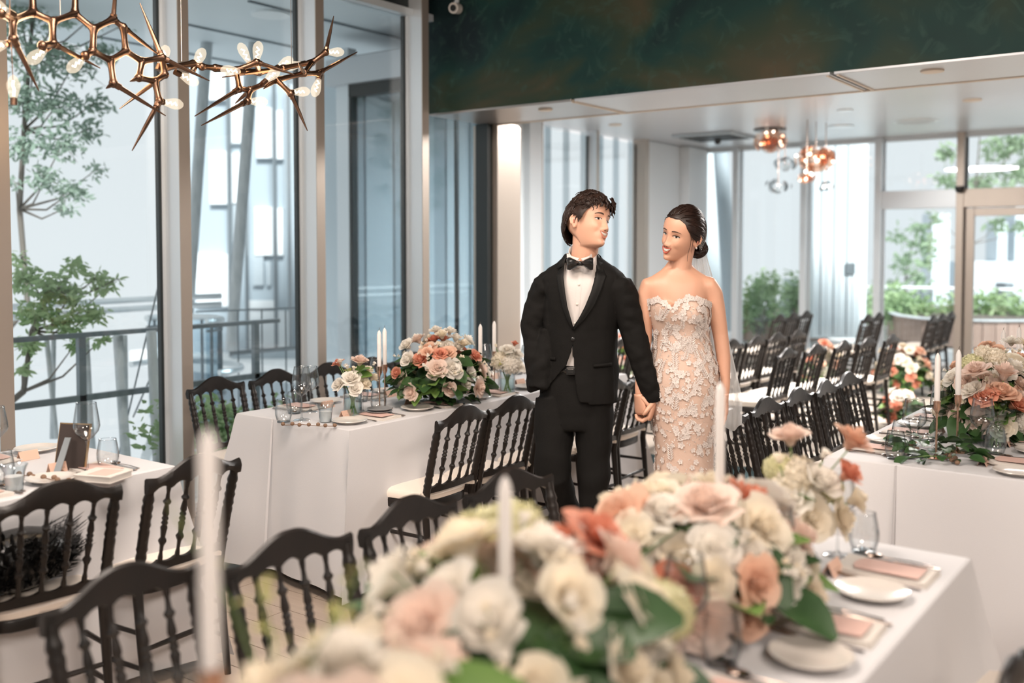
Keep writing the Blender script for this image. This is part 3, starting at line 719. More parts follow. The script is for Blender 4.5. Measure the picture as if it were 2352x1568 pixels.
# ------------------------------------------------------------ chairs
def turned(z0, z1, n_rings, r, xy0, xy1, n=7):
    """a turned spindle: slim ends, collar rings, swelling middle with beads"""
    pts, rad = [], []
    prof = [(0, .9), (.04, .9), (.10, .62), (.20, .75), (.245, 1.35), (.265, 1.5), (.285, 1.2), (.31, .8), (.40, 1.1), (.44, 1.3), (.47, .85), (.50, 1.25), (.53, .85), (.56, 1.25), (.59, .85), (.62, 1.2),
            (.66, 1.1), (.74, .75), (.765, 1.3), (.785, 1.5), (.80, 1.2), (.82, .8), (.90, .62), (.96, .85), (1, .9)]
    for t, q in prof:
        pts.append((xy0[0] + (xy1[0] - xy0[0]) * t, xy0[1] + (xy1[1] - xy0[1]) * t, z0 + (z1 - z0) * t)); rad.append(r * q)
    return MB().tube(pts, rad, n)
def make_chair(name='napoleon_chair'):
    t = empty(name)
    W = .178; D = .195
    # origin at the seat centre on the floor, the sitter looks to +Y
    mb = MB()
    def seat_ring(z, k, n=28):
        r = []
        for i in range(n):
            a = 2 * pi * i / n; c, s = cos(a), sin(a); e = .55
            x = math.copysign(abs(c) ** e, c) * (W + .006 + .010 * (s > 0)) * k; y_ = math.copysign(abs(s) ** e, s) * (D + .012) * k
            r.append((x, y_, z))
        return r
    mb.loft([seat_ring(.375, .97), seat_ring(.38, 1.0), seat_ring(.41, 1.0), seat_ring(.416, .985)]).build('seat', M_black, t)
    c = MB(); c.loft([seat_ring(.416, .94), seat_ring(.420, 1.0), seat_ring(.440, 1.02), seat_ring(.454, .98), seat_ring(.462, .86), seat_ring(.467, .5), seat_ring(.468, .05)]).build('cushion', M_cushion, t)
    cu = bpy.data.objects[c and COL.objects[-1].name]
    for s in (-1, 1):
        tb = MB(); tb.lathe([(.0215, -.012), (.0235, 0), (.0215, .012)], 10, c=(s * (W - .004), -D - .006, .452))
        tb.tube([(s * (W - .02), -D + .03, .45), (s * (W - .01), -D + .005, .452)], .008, 6)
        tb.build('cushion_tie', M_cushion, t)
    for s in (-1, 1):
        pts = [(s * (W + .004), D - .02, z) for z in (.40, .385, .36, .34, .325, .31, .29, .18, .06, .045, .03, .0)]
        MB().tube([(x + s * .0, y_, z) for x, y_, z in pts], [.017, .019, .019, .013, .020, .013, .017, .014, .0105, .014, .010, .010], 9).build('leg', M_black, t)
        # rear leg runs on into the back post
        pts = [(s * (W - .002), -D - .045, 0), (s * (W - .002), -D - .022, .2), (s * (W - .002), -D - .004, .40)]
        MB().tube(pts, [.012, .015, .018], 9).build('leg', M_black, t)
        q = []; rr = []
        for i in range(36):
            u = i / 35; z = .40 + .375 * u; q.append((s * (W - .002 + .006 * u), -D - .004 - .085 * u ** 1.15, z))
            beads = .0022 * sin(u * 2 * pi * 13) if (.22 < u < .42 or .52 < u < .86) else 0
            rr.append(.0180 + beads - (.003 if u > .9 else 0))
        MB().tube(q, rr, 9).build('back_post', M_black, t)
    def yb(z, x=0): u = (z - .40) / .375; return -D - .004 - .085 * max(u, 0) ** 1.15 - .012 * (1 - (x / W) ** 2)
    # crest rail
    n = 40; P = []
    for i in range(n + 1):
        x = -(W + .022) + 2 * (W + .022) * i / n; v = abs(x) / (W + .022)
        top = .796 + .054 * (0.5 + 0.5 * cos(pi * min(max(v - .06, 0) / .80, 1))) + .006 * max(0, (v - .80) / .20)
        ph = (x / (2 * W)) * 5 + .5; bot = .743 + .020 * abs(sin(pi * ph)) ** .6 + .016 * (1 - v)
        if v > .93: bot = .750
        P.append((x, top, bot))
    rows = []
    for x, top, bot in P:
        yc = yb(.78, min(abs(x), W)); m_ = (top + bot) / 2; th = .011
        rows.append([(x, yc - th + .002, bot), (x, yc - th - .004, m_), (x, yc - th * .8, top - .006), (x, yc, top), (x, yc + th * .8, top - .006), (x, yc + th, m_), (x, yc + th, bot), (x, yc, bot - .002)])
    MB().loft(rows).build('crest_rail', M_black, t)
    rows = []
    for i in range(n + 1):
        x = -(W - .01) + 2 * (W - .01) * i / n; ph = (x / (2 * W)) * 5 + .5
        top = .500 - .013 * abs(sin(pi * ph)) ** .6; bot = .462 - .0 * abs(x); yc = yb(.48, x); th = .009
        rows.append([(x, yc - th, bot), (x, yc - th, top), (x, yc, top + .002), (x, yc + th, top), (x, yc + th, bot), (x, yc, bot - .002)])
    MB().loft(rows).build('lower_back_rail', M_black, t)
    for k in (-1.5, -.5, .5, 1.5):
        x = k * W * .40
        turned(.495, .765, 0, .0098, (x * .96, yb(.495, x)), (x * 1.04, yb(.765, x))).build('spindle', M_black, t)
    for s in (-1, 1):
        for z in (.26, .14): MB().tube([(s * W, -D - .01 - .02 * (z < .2), z), (s * (W + .002), 0, z), (s * (W + .004), D - .02, z)], [.008, .010, .008], 7).build('stretcher', M_black, t)
    for yq, z in ((D - .02, .20), (-D - .02, .20)):
        MB().tube([(-W, yq, z), (0, yq, z), (W, yq, z)], [.008, .010, .008], 7).build('stretcher', M_black, t)
    return t
chair0 = make_chair(); chair_used = [False]
def chair(x, y, rz, label, group):
    """x, y = middle of the seat; rz in degrees turns the sitter's view from +Y"""
    if not chair_used[0]:
        chair_used[0] = True; chair0.location = (x, y, 0); chair0.rotation_euler = (0, 0, radians(rz)); tag(chair0, label, 'chair', group); return chair0
    c = copy_tree(chair0, (x, y, 0), radians(rz), label, group); c['category'] = 'chair'; return c
ORD = ['nearest', 'second', 'third', 'fourth', 'fifth', 'sixth', 'seventh', 'eighth']
BX = .255   # crest distance behind the seat centre
# aisle side of the middle table
for i, (y, dx, da) in enumerate(((3.51, 0, 2), (3.91, .01, -2), (4.34, 0, 1), (4.79, .03, -3), (5.22, -.01, 3))):
    chair(-2.88 - BX + dx, y, 90 + da, 'black chair with ivory cushion on the aisle side of the middle table, %s to camera' % ORD[i], 'chairs on the aisle side of the middle table')
for i, y in enumerate((3.49, 3.90, 4.31, 4.71, 5.11)):
    chair(-4.545 + BX, y, -90 + (4, 0, -2, 1, 0)[i], 'black chair between the window and the middle table, %s to camera' % ORD[i], 'chairs on the window side of the middle table')
for i, (y, x) in enumerate(((4.14, -1.78), (4.56, -1.79), (4.97, -1.78), (5.37, -1.77), (5.77, -1.78))):
    chair(x + BX, y, -90 + (3, -1, 0, 2, -2)[i], 'black chair on the aisle side of the right table, %s to camera' % ORD[i], 'chairs on the aisle side of the right table')
for i, (y, x, a) in enumerate(((1.285, -1.98, 3), (1.665, -1.885, -2), (2.11, -1.875, 0), (2.53, -1.86, -8))):
    chair(x + BX, y, -90 + a, 'out-of-focus black chair left of the foreground flowers, %s to camera' % ORD[i], 'chairs on the left side of the foreground table')
for i, (y, x, a) in enumerate(((1.655, -2.95, -6), (2.09, -2.935, 4))):
    chair(x - BX, y, 90 + a, ['black chair at lower left with a black feathered bag on its seat', 'black chair at lower left beside the end of the window table'][i], 'chairs at the lower left table')
chair(-.38, 2.66, 90, 'black chair at the far right corner of the foreground table, cushion edge showing', 'chairs on the right side of the foreground table')
chair(-.60, 1.88, 90, 'black chair pushed in at the right edge of the foreground table', 'chairs on the right side of the foreground table')
rows_ = [
 ('first ceremony row from camera', -2.66, [6.95, 7.36, 7.77, 8.18, 8.59], -2.38),
 ('second ceremony row from camera', -3.28, [6.94, 7.35, 7.76, 8.17, 8.58], -3.18),
 ('third ceremony row from camera', -4.04, [6.98, 7.39, 7.80, 8.21, 8.62], -4.0),
]
for nm, x, ysr, x1 in rows_:
    for i, y in enumerate(ysr):
        xx = x + (x1 - x) * i / (len(ysr) - 1)
        chair(xx - BX, y, 90 - 3 * (i % 2), 'black chair in the %s, %s in its row' % (nm, ORD[i]), 'chairs in the ' + nm)
for nm, x, ysr in (('far block beside the door', -2.68, [11.25, 11.66, 12.07]), ('far block, middle row', -3.28, [10.95, 11.36]), ('far block, row nearest the bay window', -4.05, [10.4, 10.81, 11.22])):
    for i, y in enumerate(ysr):
        chair(x - BX, y, 90, 'black chair in the %s, %s in its row' % (nm, ORD[i]), 'chairs in the ' + nm)

# ------------------------------------------------------------ tables under white cloths
def perim(x0, y0, x1, y1, off, z, n_per=0.045, amp=0., ph=0., flare=0., rg_=None):
    """rounded rectangle loop, offset outwards by off with folds"""
    pts = []
    segs = [((x0, y0), (x1, y0), (0, -1)), ((x1, y0), (x1, y1), (1, 0)), ((x1, y1), (x0, y1), (0, 1)), ((x0, y1), (x0, y0), (-1, 0))]
    for si, (a, b, nn) in enumerate(segs):
        L = abs(b[0] - a[0]) + abs(b[1] - a[1]); n = 34 if L < 1.2 else 90
        for i in range(n):
            t = i / n; s = t * L; px = a[0] + (b[0] - a[0]) * t; py = a[1] + (b[1] - a[1]) * t
            w = amp * (.55 * sin(s * 9.0 + ph + si * 1.7) + .35 * sin(s * 21 + ph * 2 + si) + .1)
            e = min(s, L - s); o = off + w * min(1, e / .12)
            q = max(0, 1 - e / .26) ** 1.6 * flare            # the hanging corner folds outwards
            tx = (b[0] - a[0]) / L; ty = (b[1] - a[1]) / L; sg = -1 if s < L / 2 else 1
            ce = max(0, 1 - e / .05) * .5 * off
            pts.append((px + nn[0] * (o + q * .55) + tx * sg * (q * .9 + (off if e < 1e-6 else off * max(0, 1 - e / .1))), py + nn[1] * (o + q * .55) + ty * sg * (q * .9 + (off if e < 1e-6 else off * max(0, 1 - e / .1))), z))
    return pts
def table(x0, y0, x1, y1, label, hem=.05, ph=0.):
    zt = .76
    t = empty('banquet_table', ((x0 + x1) / 2, (y0 + y1) / 2, 0), 0, label, 'table'); iv = Matrix.Translation(-t.location)
    MB().box((x0 + .02, y0 + .02, .73), (x1 - .02, y1 - .02, .752)).build('tabletop', M_planter, t, False, xf=iv)
    for sx in (x0 + .10, x1 - .10):
        for sy in (y0 + .12, y1 - .12): MB().tube([(sx, sy, 0), (sx, sy, .73)], .018, 8).build('leg', M_darkframe, t, xf=iv)
    rings = []
    for f, (z, off, amp, fl) in enumerate(((.0, .0, .0, 0), (.004, .006, 0, 0), (.03, .010, .001, .004), (.12, .014, .004, .02), (.25, .020, .008, .05), (.40, .030, .013, .085), (.55, .040, .018, .115), (zt - hem, .050, .022, .14))):
        rings.append(perim(x0, y0, x1, y1, off, zt - z, amp=amp, ph=ph, flare=fl))
    mb = MB(); n = len(rings[0])
    mb.grid([list(r) for r in rings], closed_v=True, flip=True)
    inner = perim(x0 + .03, y0 + .03, x1 - .03, y1 - .03, 0, zt + .0008)
    k = len(mb.v); mb.v += inner; mb.f += [(i, (i + 1) % n, k + (i + 1) % n, k + i) for i in range(n)]; mb.mi += [0] * n
    mb.f.append(tuple(range(k, k + n))); mb.mi.append(0)
    c = mb.build('tablecloth', M_cloth, t, xf=iv)
    for (a, b) in (((x0 + x1) / 2 - .12, None),):   # pressed fold line down the short side
        cr = MB(); cr.grid([[(a - .004, y0 - .008, zt), (a - .004, y0 - .024, zt - .2), (a - .004, y0 - .045, zt - .45), (a - .004, y0 - .062, zt - .69)], [(a, y0 - .014, zt - .002), (a, y0 - .032, zt - .2), (a, y0 - .056, zt - .45), (a, y0 - .075, zt - .69)],
                            [(a + .004, y0 - .008, zt), (a + .004, y0 - .024, zt - .2), (a + .004, y0 - .045, zt - .45), (a + .004, y0 - .062, zt - .69)]])
        cr.build('pressed_fold', M_cloth, t, xf=iv)
    return t
T1 = (-1.31, .31, -.55, 2.75); T2 = (-3.92, 3.10, -3.16, 5.54); T3 = (-1.27, 3.79, -.51, 6.23); T4 = (-3.92, -.24, -3.16, 2.20)
table(*T1, 'long banquet table under white cloth filling the blurred foreground', ph=1.)
table(*T2, 'long banquet table under white cloth in the middle, beside the windows', ph=2.3)
table(*T3, 'long banquet table under white cloth at the right', ph=.4)
table(*T4, 'banquet table under white cloth at the lower left, by the window', ph=3.)
# ------------------------------------------------------------ tableware
TZ = .7615
def proto(fn):
    store = {}
    def put(x, y, rz, label, group, **kw):
        key = tuple(sorted(kw.items()))
        if key not in store:
            o = fn(**kw); store[key] = o; o.location = (x, y, TZ); o.rotation_euler = (0, 0, rz); o['label'] = label
            if group: o['group'] = group
            return o
        c = copy_tree(store[key], (x, y, TZ), rz, label, group); return c
    return put
def _wine(s=1.0):
    t = empty('wine_glass'); t['category'] = 'glass'
    MB().lathe([(.036 * s, .000), (.034 * s, .003), (.012, .006), (.0045, .014)], 20, cap=False).build('foot', M_glass, t)
    MB().lathe([(.0045, .014), (.0034, .05), (.0036, .09 * s), (.006, .102 * s)], 10, cap=False).build('stem', M_glass, t)
    MB().lathe([(.006, .102 * s), (.022, .112 * s), (.040, .132 * s), (.0455, .148 * s), (.043, .17 * s), (.038, .20 * s), (.034, .222 * s)], 24, cap=False).build('bowl', M_glass, t)
    MB().lathe([(.0344, .221 * s), (.0350, .2225 * s), (.0344, .224 * s), (.0336, .2225 * s), (.0344, .221 * s)], 24, cap=False).build('rim', M_glass, t)
    return t
def _tumbler():
    t = empty('stemless_glass'); t['category'] = 'glass'
    MB().lathe([(.001, .002), (.024, .001), (.031, .008), (.0385, .035), (.039, .055), (.034, .085), (.030, .104)], 22, cap=False).build('bowl', M_glass, t)
    MB().lathe([(.028, .001), (.030, .0), (.031, .004), (.028, .006)], 20).build('glass_base', M_glass, t)
    MB().lathe([(.0304, .103), (.0310, .1045), (.0304, .106), (.0296, .1045), (.0304, .103)], 22, cap=False).build('rim', M_glass, t)
    return t
def _cut():
    t = empty('cut_glass_tumbler'); t['category'] = 'glass'
    wob = lambda j, z: 1 + (.05 if j % 2 else 0)
    MB().lathe([(.022, .0), (.026, .004), (.027, .02), (.031, .06), (.038, .082), (.041, .088)], 32, cap=False, wob=wob).build('fluted_bowl', M_vglass, t)
    MB().lathe([(.024, .004), (.026, .03), (.029, .05), (.001, .052)], 16, cap=False).build('votive_candle', M_wax, t)
    return t
def _plate(r=.082):
    t = empty('bread_plate'); t['category'] = 'plate'
    MB().lathe([(.001, .003), (r * .6, .003), (r * .7, .006), (r * .97, .0135), (r, .0155), (r * .985, .0175), (r * .72, .0105), (r * .62, .0075), (.001, .007)], 40).build('plate_body', M_china, t)
    MB().lathe([(r * .55, 0), (r * .60, 0), (r * .60, .004), (r * .55, .004)], 30, cap=False).build('foot_ring', M_china, t)
    return t
def _napkin():
    t = empty('folded_napkin'); t['category'] = 'napkin'
    for i in range(3):
        a = .0035 * i; g = []
        for u in range(9):
            g.append([(-.065 + .13 * u / 8 + .002 * i, -.11 + .22 * v / 10 + .003 * i, .002 + a + .0018 * sin(u * .9 + v * .5 + i)) for v in range(11)])
        b = [[(x, y, z - .004) for x, y, z in row] for row in g]
        m = MB(); m.grid(g, flip=True); m.grid(b)
        edge = [g[0][j] for j in range(11)] + [g[i_][10] for i_ in range(1, 9)] + [g[8][j] for j in range(9, -1, -1)] + [g[i_][0] for i_ in range(7, 0, -1)]
        be = [(x, y, z - .004) for x, y, z in edge]
        m.grid([edge, be], closed_v=True, flip=False); m.build('napkin_fold', M_napkin, t)
    c = MB(); n = 12
    def crd(z): return [(-.046, -.085, z), (.046, -.085, z)] + [(.046, .055, z)] + [(.046 * cos(pi * k / n), .055 + .022 * sin(pi * k / n), z) for k in range(1, n)] + [(-.046, .055, z)]
    c.loft([crd(.0135), crd(.0148)]).build('menu_card', M_pink, t, False)
    return t
def _fork():
    t = empty('fork'); t['category'] = 'fork'
    MB().tube([(0, -.10, .003), (0, -.04, .006), (0, .03, .004), (0, .05, .004)], [(.005, .0015), (.003, .0015), (.003, .0015), (.009, .0015)], 6).build('handle', M_steel, t)
    for k in (-1.5, -.5, .5, 1.5): MB().tube([(k * .0045, .05, .004), (k * .005, .075, .003), (k * .0048, .095, .008)], .0013, 5).build('tine', M_steel, t)
    return t
def _knife():
    t = empty('knife'); t['category'] = 'knife'
    MB().tube([(0, -.11, .004), (0, -.04, .005), (0, .0, .004)], [(.006, .003), (.005, .0025), (.004, .002)], 6).build('handle', M_steel, t)
    MB().tube([(0, .0, .004), (.001, .04, .003), (.001, .09, .003), (-.003, .115, .003)], [(.004, .001), (.009, .001), (.009, .001), (.001, .0005)], 6).build('blade', M_steel, t)
    return t
def _spoon():
    t = empty('spoon'); t['category'] = 'spoon'
    MB().tube([(0, -.09, .003), (0, -.03, .006), (0, .035, .004)], [(.005, .0015), (.0028, .0015), (.003, .0015)], 6).build('handle', M_steel, t)
    MB().ball((0, .058, .006), (.016, .025, .005), 14, 7).build('spoon_bowl', M_steel, t)
    return t
def _card():
    t = empty('place_card'); t['category'] = 'place card'
    h = .034
    for s in (-1, 1):
        m = MB(); th = .0008
        m.add([(-.038, s * .016, 0), (.038, s * .016, 0), (.038, 0, h), (-.038, 0, h), (-.038, s * .016 + s * th, 0), (.038, s * .016 + s * th, 0), (.038, s * th, h), (-.038, s * th, h)],
              [(0, 1, 2, 3), (7, 6, 5, 4), (0, 4, 5, 1), (1, 5, 6, 2), (2, 6, 7, 3), (3, 7, 4, 0)])
        m.build('card_panel', M_peach, t, False)
    m = MB(); pts = []
    for k in range(16): pts.append((-.02 + .0025 * k, -.0096 - .0006, .0135 + .0022 * sin(k * 1.9)))
    m.tube([(x, y - .0, z) for x, y, z in pts], .0006, 4).build('handwriting', M_pod, t)
    return t
def _stack():
    t = empty('dark_plate_stack'); t['category'] = 'plates'
    for i in range(3): MB().lathe([(.001, .002 + i * .011), (.045, .001 + i * .011), (.062, .010 + i * .011), (.060, .012 + i * .011), (.044, .006 + i * .011), (.001, .006 + i * .011)], 28).build('plate_rim', M_grey_china, t)
    return t
P_wine, P_tumb, P_cut, P_plate, P_nap = map(proto, (_wine, _tumbler, _cut, _plate, _napkin))
P_fork, P_knife, P_spoon, P_card, P_stack = map(proto, (_fork, _knife, _spoon, _card, _stack))
def setting(xe, y, side, tbl, who, glasses=True, extra=True, rr=random.Random(5), skip=()):
    """one cover at the table edge xe; side=+1: the guest sits on the +X side"""
    s = side; L = lambda w: '%s at the %s of %s' % (w, who, tbl); G = lambda w: '%s on %s' % (w, tbl)
    rz = pi / 2 if s > 0 else -pi / 2
    def q(dx, dy): return (xe - s * dx, y + s * dy)     # dx in from the edge, dy to the guest's right
    j = lambda: rr.uniform(-.006, .006)
    if 'nap' not in skip: P_nap(*q(.135 + j(), j()), rz + j() * 5, L('napkin with pink menu card'), G('folded napkins'))
    if 'plate' not in skip: P_plate(*q(.11 + j(), -.185), 0, L('small ivory bread plate'), G('bread plates'))
    P_fork(*q(.135 + j(), -.088), rz, L('fork left of the napkin'), G('forks'))
    P_knife(*q(.135 + j(), .085), rz, L('knife right of the napkin'), G('knives'))
    if extra:
        P_spoon(*q(.135 + j(), .108), rz, L('soup spoon outside the knife'), G('spoons'))
    if glasses:
        if 'wine' not in skip: P_wine(*q(.275 + j(), .060), 0, L('clear wine glass'), G('wine glasses'))
        if 'tumb' not in skip: P_tumb(*q(.235 + j(), .135), 0, L('stemless water glass'), G('stemless glasses'))
    if 'card' not in skip: P_card(*q(.235 + j(), -.085), rz + j() * 20, L('peach tented place card'), G('place cards'))
T2n = 'the middle table'; T3n = 'the right table'; T1n = 'the foreground table'; T4n = 'the lower left table'
for i, y in enumerate((3.40, 3.86, 4.33, 4.80, 5.27)):
    setting(T2[2], y, 1, T2n, '%s aisle-side place' % ORD[i])
for i, y in enumerate((3.38, 3.84, 4.30, 4.77, 5.23)):
    setting(T2[0], y, -1, T2n, '%s window-side place' % ORD[i])
for i, y in enumerate((4.02, 4.46, 4.90, 5.34, 5.80)):
    setting(T3[0], y, -1, T3n, '%s aisle-side place' % ORD[i])
for i, y in enumerate((4.06, 4.50, 4.93, 5.36, 5.80)):
    setting(T3[2], y, 1, T3n, '%s right-hand place' % ORD[i])
for i, y in enumerate((1.22, 1.62, 2.06, 2.50)):
    setting(T1[2], y, 1, T1n, '%s right-hand place' % ORD[i])
for i, y in enumerate((1.30, 1.75, 2.20)):
    setting(T1[0], y, -1, T1n, '%s left-hand place' % ORD[i])
for i, y in enumerate((1.56, 1.98)):
    setting(T4[2], y, 1, T4n, ('nearer aisle-side place', 'far-end aisle-side place')[i], skip=('tumb', 'wine') if i == 1 else ())
setting(T4[0], 1.85, -1, T4n, 'window-side place')
P_tumb(*at(240, 1050, 3.60).xy, 0, 'stemless water glass standing right of the photo frame', None)
P_wine(*at(192, 1048, 3.52).xy, 0, 'tall wine glass just right of the easel photo frame', None, s=1.12)
P_cut(*at(22, 1085, 3.25).xy, 0, 'fluted cut-glass votive at the far left edge of the picture', None)
P_cut(*at(745, 925, 4.55).xy, 0, 'fluted cut-glass votive in front of the white rose vase', None)
P_tumb(*at(2077, 1040, 3.98).xy, 0, 'stemless water glass nearest the camera on the right table', None)
P_wine(*at(690, 945, 4.60).xy, 0, 'wine glass at the near left corner of the middle table', None, s=1.12)
P_tumb(*at(648, 950, 4.55).xy, 0, 'water glass left of the tall corner wine glass, middle table', None)
P_stack(*at(870, 935, 4.75).xy, 0, 'stack of small dark grey plates beside the twin candlesticks', None)

# seed-pod sprigs lying on the cloths
def sprig(x, y, rz, label, n=7):
    t = empty('seed_pod_sprig', (x, y, TZ), rz, label, 'sprig', 'brown seed-pod sprigs')
    MB().tube([(-.12, 0, .006), (-.04, .012, .010), (.05, -.008, .008), (.12, .01, .006)], .0016, 5).build('twig', M_pod, t)
    for i in range(n):
        x_ = -.12 + .24 * i / (n - 1); MB().ball((x_, .012 * sin(i * 2.1), .012), (.010, .010, .009), 8, 6).build('seed_pod', M_pod, t)
sprig(*at(706, 958, 4.42).xy, .5, 'brown seed-pod sprig beside the corner place card, middle table')
sprig(*at(90, 1080, 3.4).xy, .2, 'brown seed-pod sprig at the far left, lower left table')
sprig(*at(2190, 1080, 3.75).xy, 2.0, 'brown seed-pod sprig by the foot of the right table candlesticks')

# easel-back photo frame on the lower left table
p = at(150, 1052, 3.55)
t = empty('photo_frame', (p.x, p.y, TZ), YAW + radians(-12), 'dark-backed photo frame with gold edge standing on the lower left table', 'photo frame')
lean = radians(14); rm = Matrix.Rotation(-lean, 4, 'X')
MB().box((-.058, -.004, 0), (.058, .004, .165)).build('backing_board', M_frame_back, t, False, xf=rm)
for a, b in (((-.062, -.002, 0), (-.056, .008, .169)), ((.056, -.002, 0), (.062, .008, .169)), ((-.062, -.002, .164), (.062, .008, .170)), ((-.062, -.002, 0), (.062, .008, .005))):
    MB().box(a, b).build('frame_edge', M_frame_gold, t, False, xf=rm)
st = MB(); st.add([(-.012, -.005, .12), (.012, -.005, .12), (.020, -.085, 0), (-.006, -.085, 0), (-.012, -.001, .12), (.012, -.001, .12), (.020, -.081, 0), (-.006, -.081, 0)],
       [(0, 3, 2, 1), (4, 5, 6, 7), (0, 1, 5, 4), (1, 2, 6, 5), (2, 3, 7, 6), (3, 0, 4, 7)]); st.build('easel_strut', M_grey_metal, t, False)
p = at(228, 1085, 3.42)
t = empty('guest_book', (p.x, p.y, TZ), YAW + radians(-16), 'thick cream guest book lying near the wine glass, lower left table', 'book')
MB().box((-.075, -.06, 0), (.075, .06, .004)).build('cover', M_napkin, t, False, bevel=.001)
MB().box((-.071, -.057, .004), (.073, .057, .020)).build('pages', M_china, t, False, bevel=.001)
MB().box((-.075, -.06, .020), (.075, .06, .024)).build('cover', M_napkin, t, False, bevel=.001)
MB().box((-.03, -.045, .024), (.05, .045, .0248)).build('cover_card', M_pink, t, False)

# black feathered bag on the chair at lower left
bx, by = -3.0 + .02, 1.66
t = empty('feathered_bag', (-2.95 - .20, 1.60, .468), 0, 'black feathered evening bag slumped on the lower left chair', 'bag')
m = MB(); rgb_ = random.Random(8)
m.ball((.02, 0, .10), (.115, .175, .10), 18, 12).build('bag_body', M_leather, t)
f = MB()
for i in range(900):
    a = rgb_.random() * 6.28; z = rgb_.random(); r = sqrt(max(0, 1 - (z * 1.6 - .8) ** 2)); b = Vector((.02 + .115 * r * cos(a), .175 * r * sin(a), .02 + .17 * z))
    o = Vector((cos(a) * .03 + rgb_.gauss(0, .012), sin(a) * .03 + rgb_.gauss(0, .012), rgb_.uniform(-.005, .04)))
    w = Vector((-sin(a), cos(a), 0)) * .006
    f.add([b - w, b + w, b + o + w * .8, b + o * 1.35, b + o - w * .8], [(0, 1, 2, 3, 4)])
f.build('feather_trim', M_satin, t, False, kind='stuff')

# ------------------------------------------------------------ candles in rose gold holders
def candlestick(x, y, h, ch, where, cr=.0108):
    t = empty('candlestick', (x, y, TZ), 0, 'slim rose gold candlestick ' + where, 'candlestick', 'rose gold candlesticks')
    MB().lathe([(.040, 0), (.040, .003), (.012, .007), (.004, .016)], 24).build('base', M_rosegold, t)
    MB().lathe([(.004, .014), (.0036, h - .06), (.006, h - .045)], 10).build('stem', M_rosegold, t)
    MB().lathe([(.005, h - .05), (.013, h - .03), (.0135, h - .001), (.0115, h), (.0112, h - .01)], 20).build('candle_cup', M_rosegold, t)
    c = empty('taper_candle', (x, y, TZ + h - .008), 0, 'tall ivory taper candle ' + where, 'candle', 'ivory taper candles')
    MB().lathe([(cr * .9, 0), (cr, .03), (cr, ch - .022), (cr * .72, ch - .010), (.002, ch)], 16).build('wax_body', M_wax, c)
    MB().tube([(0, 0, ch - .003), (0, 0, ch + .006), (.003, 0, ch + .012)], .0012, 5).build('wick', M_wick, c)
for (px, d, htop, ch, where) in (
    (870, 4.86, 1.16, .185, 'left of the close pair on the middle table'), (882.5, 4.94, 1.165, .19, 'right of the close pair on the middle table'),
    (1103, 5.45, 1.145, .18, 'left of the pair behind the rose bowl, middle table'), (1135, 5.62, 1.15, .18, 'right of the pair beside the groom, middle table'),
    (2158, 3.77, 1.163, .19, 'left of the near pair on the right table'), (2206, 3.88, 1.165, .185, 'right of the near pair on the right table'),
    (2308, 4.95, 1.155, .18, 'left of the back pair on the right table'), (2344, 5.05, 1.16, .18, 'at the right picture edge on the right table'),
    (472, 1.07, 1.365, .27, 'large and blurred at the lower left'), (1657, 2.21, 1.262, .25, 'rising in front of the bride\'s dress'), (1160, 1.56, 1.20, .20, 'blurred among the foreground flowers, in front of a chair')):
    p = at(px, 570, d); candlestick(p.x, p.y, htop - ch - TZ + .008, ch, where)
# ------------------------------------------------------------ flowers
def petal(mb, c, axis, ang, r0, h, w, op, curl, nu=4, nv=3, z0=0.):
    """one cupped petal round a bloom whose axis is local +Z"""
    g = []
    for i in range(nu + 1):
        u = -1 + 2 * i / nu; row = []
        for j in range(nv + 1):
            v = j / nv
            rad = r0 * (.35 + .65 * v) + op * v * v * h + curl * max(0, v - .6) * h
            z = z0 + h * (v - .35 * op * v * v) - .10 * h * u * u * v - curl * .5 * max(0, v - .7) * h
            a = ang + u * w * (sin(pi * (.18 + .62 * v)) ** .6) / max(rad + .35 * h, 1e-4)
            row.append((c[0] + cos(a) * rad, c[1] + sin(a) * rad, c[2] + z))
        g.append(row)
    mb.grid(g)
def rose_mesh(name, m, r=.036, n=24, openness=1., seed=1, inner=None):
    rg = random.Random(seed); mb = MB()
    for k in range(n):
        t = k / (n - 1); a = k * 2.39996 + rg.uniform(-.2, .2)
        petal(mb, (0, 0, 0), None, a, r * (.05 + .48 * t), r * (1.20 - .30 * t + .05 * rg.random()), r * (.30 + .80 * t), openness * (.02 + .95 * t ** 2.0), .50 * t * t + .05 * rg.random(), z0=r * (-.15 - .15 * t))
    mb.ball((0, 0, r * .18), (r * .34, r * .34, r * .62), 8, 6)
    me = mb.mesh(name); me.materials.append(m); me.polygons.foreach_set('use_smooth', [True] * len(me.polygons)); return me
def hydra_mesh(name, m, r=.06, n=70, seed=2):
    rg = random.Random(seed); mb = MB()
    for k in range(n):
        z = 1 - 1.35 * (k + .5) / n; a = k * 2.39996; q = sqrt(max(0, 1 - z * z)); d = Vector((q * cos(a), q * sin(a), z)); p = d * r * (.86 + .2 * rg.random())
        u = d.orthogonal().normalized(); u.rotate(Matrix.Rotation(rg.random() * 6, 3, d)); w = d.cross(u); s = r * .30
        for e in range(4):
            x = u * cos(e * pi / 2) + w * sin(e * pi / 2); y_ = d.cross(x)
            mb.add([p, p + x * s * .6 + y_ * s * .42 + d * s * .12, p + x * s * 1.05 + d * s * .25, p + x * s * .6 - y_ * s * .42 + d * s * .12], [(0, 1, 2, 3)])
    mb.ball((0, 0, 0), r * .72, 10, 7)
    me = mb.mesh(name); me.materials.append(m); me.polygons.foreach_set('use_smooth', [True] * len(me.polygons)); return me
